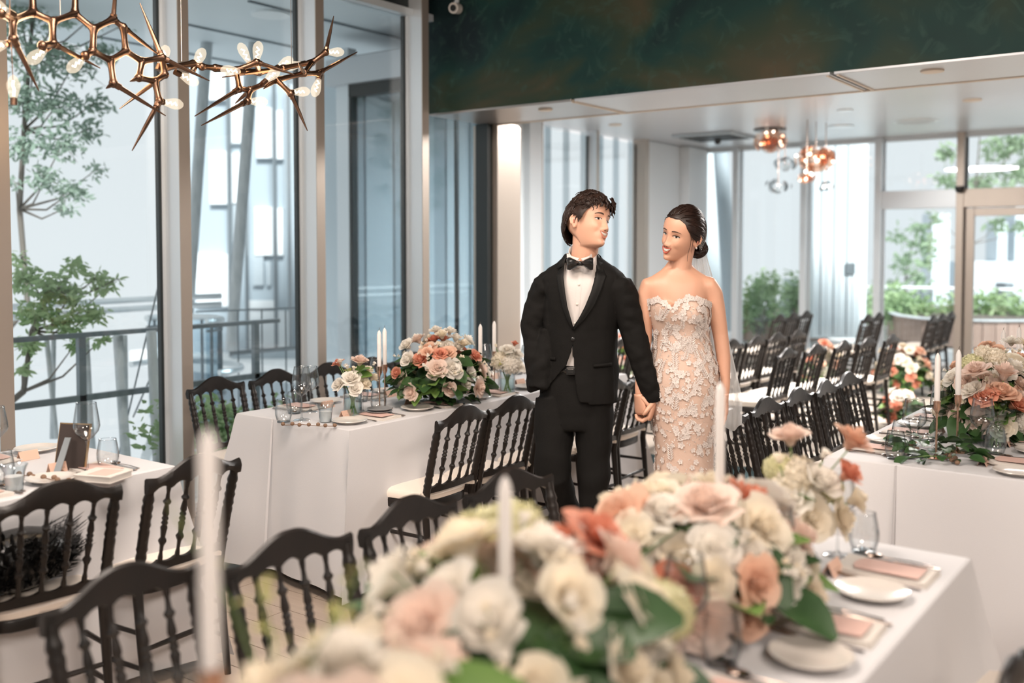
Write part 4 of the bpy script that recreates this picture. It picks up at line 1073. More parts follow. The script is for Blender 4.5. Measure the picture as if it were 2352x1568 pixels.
def bud_mesh(name, m, r=.011):
    mb = MB()
    for k in range(7): petal(mb, (0, 0, 0), None, k * 2.4, r * (.15 + .1 * k / 7), r * 1.3, r * .9, .15 + .08 * k, .1, 2, 2)
    mb.ball((0, 0, r * .2), r * .5, 6, 4)
    me = mb.mesh(name); me.materials.append(m); me.polygons.foreach_set('use_smooth', [True] * len(me.polygons)); return me
def leaf_mesh(name, m, L=.07, W=.024):
    mb = MB(); g = []
    for i in range(6):
        v = i / 5; w = W * sin(pi * (v * .92 + .04)) ** .8; z = -.25 * L * v * v
        g.append([(L * v, -w, z + w * .3), (L * v, 0, z), (L * v, w, z + w * .3)])
    mb.grid(g); me = mb.mesh(name); me.materials.append(m); me.polygons.foreach_set('use_smooth', [True] * len(me.polygons)); return me
FM = {}
for c_ in ('white', 'ivory', 'blush', 'coral', 'peach'):
    FM[c_] = [rose_mesh(c_ + '_rose', PET[c_], seed=s, openness=o, n=nn) for s, o, nn in ((1, .62, 26), (5, .85, 30), (9, .42, 22))]
FM['hydra'] = [hydra_mesh('white_hydrangea', PET['white']), hydra_mesh('white_hydrangea', PET['ivory'], seed=8)]
FM['lime'] = [hydra_mesh('lime_hydrangea', PET['lime'], seed=5)]
FM['bud'] = [bud_mesh('small_white_bud', PET['white']), bud_mesh('small_peach_bud', PET['ivory'])]
LF = [leaf_mesh('leaf', M_green1), leaf_mesh('leaf', M_green2, .08, .028), leaf_mesh('leaf', M_green2, .055, .022), leaf_mesh('leaf', M_green3, .06, .016)]
NAME_OF = {'white': 'white_rose', 'ivory': 'cream_rose', 'blush': 'blush_rose', 'coral': 'coral_rose', 'peach': 'peach_rose', 'hydra': 'hydrangea', 'lime': 'green_hydrangea', 'bud': 'spray_bud'}
def bloom(parent, kind, p, d, s, rg):
    me = FM[kind][rg.randrange(len(FM[kind]))]
    o = bpy.data.objects.new(NAME_OF[kind], me); COL.objects.link(o); o.parent = parent
    d = Vector(d).normalized(); q = d.to_track_quat('Z', 'Y'); o.rotation_mode = 'QUATERNION'
    from mathutils import Quaternion
    o.rotation_quaternion = q @ Quaternion((0, 0, 1), rg.random() * 6.28); o.location = p; o.scale = (s, s, s); return o
def leafo(parent, p, d, s, rg, k=None):
    me = LF[rg.randrange(len(LF)) if k is None else k]
    o = bpy.data.objects.new('leaf', me); COL.objects.link(o); o.parent = parent; o.rotation_mode = 'QUATERNION'
    from mathutils import Quaternion
    o.rotation_quaternion = Vector(d).normalized().to_track_quat('X', 'Z') @ Quaternion((1, 0, 0), rg.uniform(-.8, .8)); o.location = p; o.scale = (s, s, s); return o
def vase_ribbed(t, r=.042, h=.135):
    wob = lambda j, z: 1 + (.035 if j % 2 else 0)
    MB().lathe([(r * .86, .002), (r * .9, 0), (r, .01), (r, h - .004), (r * 1.02, h)], 40, cap=False, wob=wob).build('ribbed_vase', M_vglass, t)
    MB().lathe([(.001, .003), (r * .92, .003), (r * .92, h * .62), (.001, h * .62)], 20, cap=False).build('vase_water', M_water, t)
    rg = random.Random(3)
    for i in range(7):
        a = i * .9; MB().tube([(cos(a) * r * .5, sin(a) * r * .5, .006), (cos(a + 2) * r * .2, sin(a + 2) * r * .2, h * .6), (cos(a + 2) * r * .9, sin(a + 2) * r * .9, h + .02)], .0028, 5).build('stem', M_stem, t)
def bouquet(x, y, label, spec, seed, z0=TZ, h=.135):
    """small vase posy: spec = list of (kind, dx, dy, z, scale)"""
    rg = random.Random(seed); t = empty('vase_of_flowers', (x, y, z0), YAW, label, 'flowers'); vase_ribbed(t, h=h)
    for kind, dx, dy, z, s in spec:
        d = Vector((dx, dy - .02, max(.02, z - h * .7))); bloom(t, kind, (dx, dy, z), d, s, rg)
    for i in range(12):
        a = rg.random() * 6.28; r = rg.uniform(.03, .07); leafo(t, (r * .5 * cos(a), r * .5 * sin(a), h + rg.uniform(0, .07)), (cos(a), sin(a), rg.uniform(-.2, .9)), rg.uniform(.7, 1.2), rg, 3 if i % 3 == 0 else 0)
    s_ = MB()
    for kind, dx, dy, z, s in spec: s_.tube([(0, 0, h * .9), (dx * .6, dy * .6, (h + z) / 2), (dx, dy, z - .01)], .002, 4)
    s_.build('stems', M_stem, t, kind='stuff')
    return t
def arrangement(x, y, label, rx, ry, h, n, mix, seed, z0=TZ, rz=0., base=True, lift=.05, low=.12, name='flower_arrangement', nleaf=70, sc=1.0, buds=26):
    """low mounded centrepiece; mix = list of kinds to draw from"""
    rg = random.Random(seed); t = empty(name, (x, y, z0), rz, label, 'flowers')
    if base:
        MB().lathe([(.05, 0), (.055, .004), (.065, h * .28), (.060, h * .30)], 20).build('bowl', M_darkframe, t)
        for i in range(60):
            a = 6.2832 * i / 60 + rg.uniform(-.1, .1); zz = rg.uniform(.01, .09); k_ = .62 + .25 * rg.random()
            leafo(t, (rx * k_ * cos(a) * .8, ry * k_ * sin(a) * .8, zz + .02), (cos(a), sin(a), rg.uniform(-.45, .25)), rg.uniform(.6, 1.0), rg, 1 + i % 2)
    mb = MB(); mb.ball((0, 0, h * .42), (rx * .58, ry * .58, h * .32), 16, 10).build('moss_core', M_green2, t)
    pts = []
    tries = 0
    while len(pts) < n and tries < 6000:
        tries += 1
        a = rg.random() * 6.28; z = rg.uniform(-.25, 1); q = sqrt(max(0, 1 - max(z, 0) ** 2)); s = sc * rg.uniform(.82, 1.25)
        f = rg.uniform(.78, 1.08)
        p = Vector((rx * q * cos(a) * f, ry * q * sin(a) * f, h * (.42 + .58 * z * f) + lift * rg.random() * (z > .3)))
        if all((p - o).length > .050 * (s + s2) / 2 * 1.05 for o, s2 in pts):
            pts.append((p, s)); kind = mix[rg.randrange(len(mix))]
            d = Vector((p.x / rx, p.y / ry, max(.05, (p.z - h * .3) / h) * 1.1)) + Vector((rg.uniform(-.25, .25), rg.uniform(-.25, .25), 0))
            bloom(t, kind, p, d, s * (.62 if kind in ('hydra', 'lime') else 1), rg)
    for i in range(nleaf):
        a = rg.random() * 6.28; z = rg.uniform(0, .9); q = sqrt(1 - z * z)
        leafo(t, (rx * q * cos(a) * .8, ry * q * sin(a) * .8, h * (.25 + .6 * z)), (cos(a), sin(a), rg.uniform(-.5, .6)), rg.uniform(.8, 1.5) * sc, rg, (1, 2, 0, 1)[i % 4])
    sprays = MB()
    for i in range(buds):
        a = rg.random() * 6.28; z = rg.uniform(.1, 1); q = sqrt(1 - z * z); p = Vector((rx * q * cos(a) * 1.12, ry * q * sin(a) * 1.12, h * (.45 + .62 * z)))
        for e in range(2):
            pp = p + Vector((rg.uniform(-.02, .02), rg.uniform(-.02, .02), rg.uniform(-.015, .02))); bloom(t, 'bud', pp, (cos(a), sin(a), .6), rg.uniform(.8, 1.3), rg)
            sprays.tube([p * .7 + Vector((0, 0, h * .12)), pp], .0012, 4)
    sprays.build('spray_stems', M_stem, t, kind='stuff')
    return t
# middle table
q = at(808, 940, 4.72)
bouquet(q.x, q.y, 'posy of white roses in a ribbed glass vase, near end of the middle table',
        [('white', .0, -.04, .175, 1.25), ('white', -.055, -.03, .150, 1.05), ('ivory', .055, -.02, .150, 1.1), ('white', .02, -.06, .135, 1.1), ('blush', .035, 0, .255, 1.15), ('white', -.02, .05, .17, 1.1),
         ('coral', -.065, 0, .248, .8), ('white', -.055, -.012, .256, .62), ('ivory', .075, .0, .215, .8), ('ivory', .09, .03, .175, .9), ('bud', -.02, -.02, .23, 1.3), ('bud', .01, -.03, .225, 1.3), ('bud', .1, 0, .245, 1.2), ('bud', -.03, 0, .235, 1.2)], 3)
q = at(1010, 900, 5.12)
a = arrangement(q.x, q.y, 'long low arrangement of coral, blush and white roses over dark greens, middle table', .20, .26, .30, 46, ['coral', 'peach', 'blush', 'white', 'white', 'ivory', 'coral', 'blush', 'white'], 21, lift=.05, nleaf=150, sc=1.08)
rg = random.Random(77)
for dx, dz, k, s in ((-.115, .325, 'white', 1.05), (-.02, .37, 'white', .95), (.05, .365, 'white', .95), (.015, .325, 'coral', .95), (-.03, .32, 'coral', 1.0), (.08, .33, 'white', 1.0), (.12, .30, 'ivory', 1.0)):
    r_ = R_ * dx; bloom(a, k, (r_.x, r_.y, dz), (r_.x * 2, r_.y * 2 - .1, .6), s, rg)
q = at(1165, 890, 5.45)
bouquet(q.x, q.y, 'posy of white roses in a ribbed vase beside the groom\'s sleeve',
        [('hydra', .02, -.03, .165, .95), ('hydra', -.03, .0, .18, .9), ('white', .0, -.05, .24, 1.1), ('white', .05, 0, .21, 1.1), ('coral', .04, .0, .27, .7), ('ivory', -.06, 0, .17, .9), ('white', .06, -.04, .15, 1.0), ('bud', -.06, 0, .26, 1.2)], 6)
# right table
q = at(2275, 1000, 4.55)
arrangement(-.85, 4.56, 'tall mixed arrangement of peach and ivory roses on the right table behind two candles', .17, .22, .30, 44, ['peach', 'blush', 'ivory', 'white', 'hydra', 'ivory', 'blush', 'lime'], 31, lift=.07, nleaf=120, sc=1.12)
arrangement(-.87, 5.05, 'second arrangement of blush roses farther along the right table', .17, .22, .30, 34, ['blush', 'peach', 'white', 'coral', 'ivory'], 32, lift=.06, nleaf=60, sc=1.15)
q = at(2290, 960, 4.72)
bouquet(-.78, 4.36, 'glass vase with large blush roses above the right table arrangement', [('blush', -.08, 0, .30, 1.4), ('blush', .03, 0, .29, 1.6), ('peach', .0, -.03, .21, 1.7), ('coral', -.06, -.04, .20, 1.2), ('coral', .05, -.04, .175, 1.4), ('blush', .09, 0, .19, 1.3), ('white', -.09, 0, .22, 1.3)], 12, h=.15)
# greenery runner at the foot of the candlesticks
t = empty('ivy_garland', (-.93, 3.98, TZ), 0, 'trailing dark ivy around the candlestick feet on the right table', 'greenery')
rg = random.Random(5)
MB().tube([(-.08, -.10, .008), (.0, -.06, .02), (.08, 0, .01), (.02, .12, .02), (.06, .3, .01)], .002, 5).build('stem', M_stem, t)
for i in range(90):
    a = rg.random() * 6.28; r = rg.random() ** .6; leafo(t, (r * .16 * cos(a), r * .14 * sin(a) + .02, rg.uniform(.008, .07)), (cos(a), sin(a), rg.uniform(-.2, .5)), rg.uniform(.5, .95), rg, (1, 2)[i % 2])
# foreground table
arrangement(-.945, 1.99, 'blurred mound of white, blush and coral roses in front of the bride', .21, .26, .25, 60, ['coral', 'peach', 'white', 'ivory', 'white', 'blush', 'white', 'ivory', 'ivory'], 41, lift=.0, nleaf=34, sc=1.45)
t = empty('leaf_lined_vase', (-.93, 1.80, TZ), 0, 'square glass vase lined with dark leaves on the foreground table', 'vase')
MB().box((-.055, -.055, .003), (.055, .055, .145)).build('glass_walls', M_vglass, t, False, bevel=.004)
rg = random.Random(4)
for k in range(14):
    a = k * .45; leafo(t, (.03 * cos(a), .03 * sin(a), .02 + .05 * (k % 3) / 2), (-sin(a), cos(a), .8), 1.1, rg, 1)
MB().box((-.048, -.048, .006), (.048, .048, .13)).build('leaf_lining', M_green2, t, False, bevel=.01)
bouquet(-.90, 2.44, 'tall glass posy topped by a peach rose, far end of the foreground table',
        [('peach', .135, -.02, .31, 1.35), ('coral', .115, -.05, .235, 1.15), ('blush', -.01, 0, .315, 1.25), ('white', .05, -.05, .21, 1.5), ('hydra', .0, 0, .21, 1.05), ('lime', -.04, 0, .24, .6), ('ivory', .02, -.06, .13, 1.4), ('white', -.03, -.05, .17, 1.3), ('lime', .08, 0, .19, .7),
         ('ivory', .10, -.03, .12, 1.3), ('ivory', .15, 0, .16, 1.1), ('bud', .06, -.04, .28, 1.6), ('bud', -.05, -.05, .27, 1.6)], 15, h=.15)
arrangement(-.93, 1.28, 'blurred cream, blush and lime arrangement across the bottom of the picture', .24, .27, .30, 46, ['ivory', 'blush', 'white', 'lime', 'white', 'blush', 'ivory', 'ivory'], 51, lift=.0, nleaf=60, sc=1.45)
t2 = bouquet(-.98, 1.46, 'posy with large coral roses rising from the centre foreground', [('coral', .075, 0, .275, 1.6), ('coral', .02, -.02, .265, 1.35), ('lime', -.12, 0, .265, 1.1), ('lime', -.07, .02, .285, .95), ('blush', -.19, 0, .235, 1.6), ('blush', .03, -.04, .24, 1.7), ('ivory', .11, -.05, .22, 1.6), ('hydra', -.02, -.04, .2, 1.0)], 16, h=.18)
arrangement(-.86, .84, 'closest blurred mound of lime and white hydrangeas at lower left', .155, .17, .30, 30, ['lime', 'white', 'blush', 'ivory', 'white', 'white'], 61, lift=.0, nleaf=30, sc=1.55)
# aisle pieces of the ceremony
arrangement(-2.36, 8.98, 'floor arrangement of ivory and coral roses at the end of the first chair row', .13, .15, .30, 24, ['ivory', 'white', 'coral', 'peach', 'blush'], 71, z0=0, sc=1.35, nleaf=90, base=False, buds=16)
arrangement(-2.86, 10.92, 'floor arrangement of ivory and coral roses before the far chair block', .27, .20, .44, 50, ['ivory', 'white', 'coral', 'peach', 'ivory'], 72, z0=0, sc=1.35, nleaf=130, base=False, buds=20, lift=.12)
arrangement(-3.55, 10.45, 'floor arrangement of roses at the middle row of the far chair block', .22, .18, .46, 36, ['ivory', 'coral', 'peach', 'white'], 73, z0=0, sc=1.35, nleaf=100, base=False, buds=12, lift=.12)
arrangement(-3.36, 6.95, 'floor arrangement of pink and white roses behind the couple\'s joined hands', .26, .2, .66, 50, ['white', 'coral', 'blush', 'ivory'], 74, z0=0, sc=1.3, nleaf=140, base=False, buds=12, lift=.1) if False else None
arrangement(-4.55, 7.6, 'tall floor arrangement of roses and greenery seen between the couple', .30, .5, .82, 60, ['white', 'coral', 'blush', 'ivory'], 75, z0=0, sc=1.3, nleaf=160, base=False, buds=12, lift=.1)
arrangement(-4.45, 8.75, 'floor arrangement of roses behind the third ceremony row', .26, .25, .66, 40, ['coral', 'peach', 'white'], 76, z0=0, sc=1.3, nleaf=110, base=False, buds=10, lift=.1)

# tall sprigs and a clear hurricane glass close to the camera
t = empty('tall_sprigs', (-.95, .80, TZ), 0, 'thin olive sprigs rising blurred from the closest flowers', 'greenery'); iv = Matrix.Translation(-t.location); rg = random.Random(6)
for (px, py, d) in ((385, 1170, 1.12), (590, 1370, 1.12), (838, 1300, 1.25), (770, 1420, 1.0)):
    e = at(px, py, d); a = Vector((-.95, .82, TZ + .18)); st = MB(); pts = [a, a.lerp(e, .5) + Vector((0, 0, .03)), e]; st.tube(pts, [.0018, .0015, .001], 5); st.build('stem', M_stem, t, xf=iv)
    for k in range(7):
        q = pts[1].lerp(e, k / 6); leafo(t, q - t.location, (rg.uniform(-1, 1), rg.uniform(-1, 1), .4), .38, rg, 3)
t = empty('hurricane_glass', (-.86, .58, TZ), 0, 'tall clear glass cylinder whose rim blurs at the bottom left edge', 'glass')
MB().lathe([(.030, 0), (.036, .004), (.038, .03), (.038, .36)], 28, cap=False).build('glass_wall', M_glass, t)
MB().lathe([(.0385, .358), (.0395, .361), (.0385, .364), (.0375, .361), (.0385, .358)], 28, cap=False).build('rim', M_vglass, t)
# ------------------------------------------------------------ copper branch chandelier
ch = empty('branch_chandelier', (-3.55, 2.7, 2.3), 0, 'copper branch chandelier of hexagon twigs and glowing bulbs at upper left', 'chandelier')
iv = Matrix.Translation(-ch.location)
def D(px, o=0.): return 3.3 + px / 825 * 1.35 + o
N = {  # nodes read off the photograph: px, py, depth offset
 'a': (15, 37, -.05), 'b': (42, 52, 0), 'c': (88, 35, .05), 'd': (133, 55, 0), 'e': (183, 38, .05), 'f': (225, 72, 0), 'g': (270, 50, .04), 'h': (42, 95, -.05), 'i': (132, 105, -.04), 'j': (222, 122, -.02), 'k': (262, 143, 0),
 'l': (297, 122, .03), 'm': (334, 145, .04), 'n': (380, 137, .04), 'o': (268, 195, -.03), 'p': (326, 182, .02), 'q': (362, 190, .03), 'r': (292, 68, .03), 'u': (88, -30, .08), 'v': (186, -30, .06), 'w': (372, 235, 0),
 's': (108, 110, -.06), 't': (205, 132, -.03), 'x': (385, 160, .1), 'y': (450, 150, .12), 'z': (470, 157, .1),
 'A': (548, 165, .05), 'B': (595, 147, .0), 'C': (555, 207, .02), 'D': (579, 210, .03), 'E': (612, 195, .03), 'F': (640, 187, .04), 'G': (703, 172, .06), 'H': (735, 172, .08), 'I': (752, 125, .1), 'J': (720, 148, .14), 'K': (573, 235, .0), 'L': (672, 218, -.03),
 'M': (500, 160, .1), 'O': (655, 160, .16), 'Q': (600, 170, .2), 'R': (385, 175, .05)}
def nd(k): px, py, o = N[k]; return at(px, py, D(px, o))
edges = ['ab', 'bc', 'cd', 'de', 'ef', 'fg', 'bh', 'di', 'fj', 'jk', 'kl', 'lm', 'mn', 'ko', 'lr', 'mp', 'pq', 'gr', 'cu', 'ev', 'is', 'jt', 'qw', 'nR', 'Rq', 'xy', 'yz', 'nx', 'zM', 'MA', 'AB', 'AC', 'CD', 'DE', 'EF', 'FG', 'GH', 'GJ', 'JI', 'DK', 'FL', 'BQ', 'QO', 'OJ', 'MQ']
for e in edges:
    a, b = nd(e[0]), nd(e[1]); m_ = a.lerp(b, .5)
    MB().tube([a, a.lerp(b, .2), m_, a.lerp(b, .8), b], [.0175, .0125, .0112, .0125, .0175], 9).build('branch', M_copper, ch, xf=iv)
for k in N:
    if k not in ('u', 'v'): MB().ball(tuple(nd(k)), .0175, 9, 6).build('joint', M_copper, ch, xf=iv)
spikes = [('h', 98, 212, 0), ('i', 238, 160, .02), ('g', 278, -30, 0), ('r', 372, 130, .05), ('n', 331, 14, .1), ('n', 487, 189, -.05), ('o', 386, 268, -.1), ('o', 251, 206, -.05), ('p', 306, 190, 0), ('w', 308, 347, -.05),
          ('R', 281, 252, .1), ('C', 452, 269, -.05), ('K', 467, 290, -.05), ('B', 680, 175, -.1), ('F', 610, 207, 0), ('O', 516, 181, .1), ('I', 771, 43, .1), ('H', 824, 124, .1), ('L', 709, 302, -.05), ('J', 732, 143, .2), ('D', 545, 240, .1), ('G', 690, 150, -.1)]
for k, px, py, o in spikes:
    a = nd(k); b = at(px, py, D(px, o)); MB().tube([a, a.lerp(b, .06), a.lerp(b, .12), a.lerp(b, .55), b], [.013, .013, .0095, .0075, .002], 8).build('spike', M_copper, ch, xf=iv)
    c = a.lerp(b, .10); dr = (b - a).normalized() * .006; MB().tube([c - dr, c + dr], .0125, 9).build('collar', M_copper, ch, xf=iv)
def bulb(px0, py0, px1, py1, o=0., r=.019):
    a = at(px0, py0, D(px0, o)); b = at(px1, py1, D(px1, o)); v = (b - a).normalized(); L = .088
    MB().tube([a - v * .014, a + v * .012], .0125, 10).build('lamp_socket', M_copper, ch, xf=iv)
    s = [(0, .011), (.15, .0145), (.4, .020), (.6, .0225), (.8, .020), (.95, .011), (1, .001)]
    g = MB().tube([a + v * (.012 + L * t) for t, _ in s], [q for _, q in s], 10, cap=False).build('bulb', M_bulb_l, ch, xf=iv)
    f = [a + v * (.02 + L * .12 * i) + v.orthogonal().normalized() * (.006 * (-1) ** i) for i in range(6)]
    MB().tube(f, .0032, 5).build('filament', M_filament, g, xf=iv)
for q in ((38, 38, 15, 25), (30, 105, 8, 110), (118, 115, 88, 138), (205, 132, 172, 162), (372, 158, 398, 92, .1), (452, 160, 474, 118, .12), (415, 172, 440, 185, .05), (560, 168, 532, 166, 0), (593, 150, 600, 105, .05), (580, 152, 574, 140, .1),
          (640, 160, 668, 143, .18), (612, 192, 634, 172), (573, 235, 602, 236), (672, 215, 706, 213, .05), (738, 180, 728, 212, .1), (752, 125, 784, 124, .12), (376, 236, 414, 242), (700, 150, 690, 152, .2)):
    bulb(*q)
p = at(40, 230, 3.3); bl = empty('hanging_bulb', p.to_tuple(), 0, 'single glowing amber bulb at the far left edge below the chandelier', 'lamp')
MB().lathe([(.010, .0), (.013, .01), (.020, .035), (.021, .05), (.012, .07), (.001, .08)], 12, cap=False).build('bulb', M_bulb_l, bl)
MB().tube([(0, 0, .01), (.005, 0, .03), (-.004, 0, .045), (0, 0, .06)], .0035, 5).build('filament', M_filament, bl)
MB().lathe([(.011, -.02), (.011, .004)], 10).build('lamp_socket', M_copper, bl)
MB().tube([(0, 0, -.01), (-.012, 0, .3), (-.012, 0, 3.42 - p.z)], .0016, 5).build('cable', M_copper, bl)
for px, py in ((424, 145), (674, 150), (150, 55)):
    a = at(px, py, D(px, .1)); MB().tube([a, (a.x, a.y, 3.42)], .0016, 5).build('cable', M_steel, ch, xf=iv)
MB().lathe([(.03, .0), (.03, .02)], 12, c=tuple(at(674, 150, D(674, .1)).xy) + (3.40,)).build('ceiling_rose', M_satin, ch, xf=iv)
for px, py, o in ((60, 60, .1), (330, 150, .1), (640, 190, .1)):
    light('chandelier_glow', 'POINT', at(px, py, D(px, o)).to_tuple(), 5, (1.0, .70, .42), .12)

# ------------------------------------------------------------ clustered glass pendants in the far room
M_glow2 = mat('pendant_bulb_glow', (1, 1, 1), .5, emit=(1.0, .86, .72), estr=6)
M_amber = glassy('amber_glass_petal', (.90, .68, .56), 1.6, .05)
def pendant(name, px, py, d, w, label, seed, amber=True, disc=True, n=46, bulbs=9):
    c = at(px, py, d); t = empty(name, (c.x, c.y, 3.06), 0, label, 'pendant lamp'); z = c.z - 3.06; rg = random.Random(seed)
    if disc: MB().lathe([(.20, -.02), (.20, 0)], 28).build('canopy', M_darkframe, t)
    MB().tube([(0, 0, -.01), (0, 0, z)], .006, 6).build('cord', M_steel, t)
    m = M_amber if amber else M_glass
    for i in range(n):
        v = Vector((rg.gauss(0, 1), rg.gauss(0, 1), rg.gauss(0, 1))).normalized(); r = w * rg.uniform(.6, 1.); p = Vector((v.x * r, v.y * r, v.z * r * .62 + z))
        u = v.orthogonal().normalized(); x = v.cross(u); s = w * .26; k = 8
        MB().add([tuple(p + u * cos(6.283 * e / k) * s + x * sin(6.283 * e / k) * s - v * .02) for e in range(k)] + [tuple(p)], [(e, (e + 1) % k, k) for e in range(k)]).build('glass_petal', m, t)
    for i in range(int(n * .5)):
        v = Vector((rg.gauss(0, 1), rg.gauss(0, 1), rg.gauss(0, 1))).normalized(); u = v.orthogonal().normalized(); x = v.cross(u); p = Vector((v.x * w * .8, v.y * w * .8, v.z * w * .5 + z)); s = w * .25
        if amber: MB().tube([p + u * cos(6.283 * e / 10) * s + x * sin(6.283 * e / 10) * s for e in range(11)], .004, 4).build('copper_ring', M_rosegold, t)
    for i in range(bulbs):
        v = Vector((rg.gauss(0, 1), rg.gauss(0, 1), rg.gauss(0, .6))).normalized() * w * rg.uniform(.3, .85)
        MB().ball((v.x, v.y, v.z * .7 + z), .019, 8, 6).build('bulb', M_glow2, t)
pendant('cluster_pendant', 1765, 326, 12.6, .25, 'amber glass cluster pendant close to the ceiling, left of the two', 1, n=40)
pendant('cluster_pendant', 1870, 366, 11.8, .27, 'larger amber glass cluster pendant hanging lower, right of the two', 2, disc=False, n=46, bulbs=11)
pendant('cluster_pendant', 1850, 408, 11.6, .12, 'small amber cluster hanging below the larger pendant', 3, disc=False, n=22, bulbs=5)
pendant('cluster_pendant', 1893, 428, 11.9, .13, 'clear ringed glass cluster lowest on the right', 4, amber=False, disc=False, n=24, bulbs=2)
pendant('cluster_pendant', 1800, 378, 12.3, .17, 'clear glass cluster below the left amber pendant', 5, amber=False, disc=False, n=30, bulbs=0)
pendant('cluster_pendant', 1785, 428, 12.0, .17, 'clear glass cluster hanging lowest on the left', 6, amber=False, disc=False, n=30, bulbs=0)
# ------------------------------------------------------------ people
def interp(tab, z):
    if z <= tab[0][0]: return list(tab[0][1:])
    for a, b in zip(tab, tab[1:]):
        if z <= b[0]:
            t = (z - a[0]) / (b[0] - a[0]); t = t * t * (3 - 2 * t) if False else t
            return [p + (q - p) * t for p, q in zip(a[1:], b[1:])]
    return list(tab[-1][1:])
def smooth_tab(tab, n=3):
    """Catmull-Rom resample of a (z, ...) table"""
    out = []
    for i in range(len(tab) - 1):
        p0, p1, p2, p3 = tab[max(i - 1, 0)], tab[i], tab[i + 1], tab[min(i + 2, len(tab) - 1)]
        for k in range(n):
            t = k / n
            out.append(tuple(.5 * (2 * b + (c - a) * t + (2 * a - 5 * b + 4 * c - d) * t * t + (-a + 3 * b - 3 * c + d) * t ** 3) for a, b, c, d in zip(p0, p1, p2, p3)))
    out.append(tab[-1]); return out
HEADT = [  # z, half width, front y, back y
 (-.114, .016, -.060, -.030), (-.109, .030, -.079, -.012), (-.098, .039, -.086, .004), (-.082, .048, -.0875, .024), (-.060, .0575, -.0885, .056), (-.035, .0665, -.088, .088), (0, .074, -.087, .104), (.030, .0765, -.091, .107),
 (.055, .075, -.088, .104), (.080, .066, -.076, .092), (.100, .048, -.055, .068), (.112, .028, -.030, .042), (.118, .008, -.004, .014)]
def gs(x, s): return exp(-(x / s) ** 2)
def feat(x, z, fem=0.):
    ax = abs(x); d = 0
    if z < .016:
        if z > -.040: a = .004 + (.016 - z) / .056 * (.0200 - .004 * fem)
        else: a = (.0240 - .004 * fem) * max(0, 1 - (-.040 - z) / .013) ** .7
        d -= a * gs(x, .0085 + .0035 * gs(z + .040, .012))
        d -= .009 * gs(ax - .0125, .006) * gs(z + .043, .008)
    d += .0075 * gs(ax - .031, .016) * gs(z - .001, .011)
    d -= .0030 * gs(z - .020, .010) * gs(ax - .026, .022)
    d -= .0065 * gs(ax - .041, .017) * gs(z + .034, .016)
    d += .0035 * gs(ax - .034, .006) * gs(z + .056, .014)
    d -= .0040 * gs(x, .024) * gs(z + .064, .018)
    d += .0030 * gs(x, .020) * gs(z + .086, .007)
    d -= .0055 * gs(x, .020) * gs(z + .103, .013)
    return d
def head_front(x, z, fem=0.):
    w, yf, yb = interp(HEADS, z); s = min(.999, (abs(x) / w)) ** (1 / .92); c = sqrt(1 - s * s)
    return .008 + (yf - .008) * c ** .86 + feat(x, z, fem)
HEADS = smooth_tab(HEADT, 4)
def head_mesh(mb, M, fem=0.):
    rings = []; n = 64
    for (z, w, yf, yb) in HEADS:
        r = []
        for i in range(n):
            a = 2 * pi * i / n; s, c = sin(a), cos(a)      # a = 0 faces -Y
            x = w * math.copysign(abs(s) ** .92, s)
            if fem and z < -.02: x *= 1 - .10 * min(1, (-.02 - z) / .08)
            if c >= 0: y = .008 + (yf - .008) * c ** .86
            else: y = .008 + (yb - .008) * abs(c) ** .9
            if c > .1: y += feat(x, z, fem) * min(1, (c - .1) / .3)
            r.append(M @ Vector((x, y, z)))
        rings.append(r)
    mb.loft(rings)
    for s in (-1, 1):   # ears
        e = MB(); e.ball((0, 0, 0), (.007, .017, .029), 12, 9); e.ball((0, .002, -.024), (.006, .009, .010), 8, 6)
        E = M @ Matrix.Translation((s * .0775, .014, -.008)) @ Matrix.Rotation(s * radians(-22), 4, 'Z') @ Matrix.Rotation(radians(-8), 4, 'X')
        mb.add([E @ Vector(p) for p in e.v], e.f)
        k = MB(); k.tube([(.0, -.010, .018), (.002, .006, .024), (.002, .015, .008), (.001, .010, -.016)], .0042, 6); E2 = M @ Matrix.Translation((s * .083, .014, -.008)) @ Matrix.Rotation(s * radians(-22), 4, 'Z')
        mb.add([E2 @ Vector((p[0] * s, p[1], p[2])) for p in k.v], k.f)
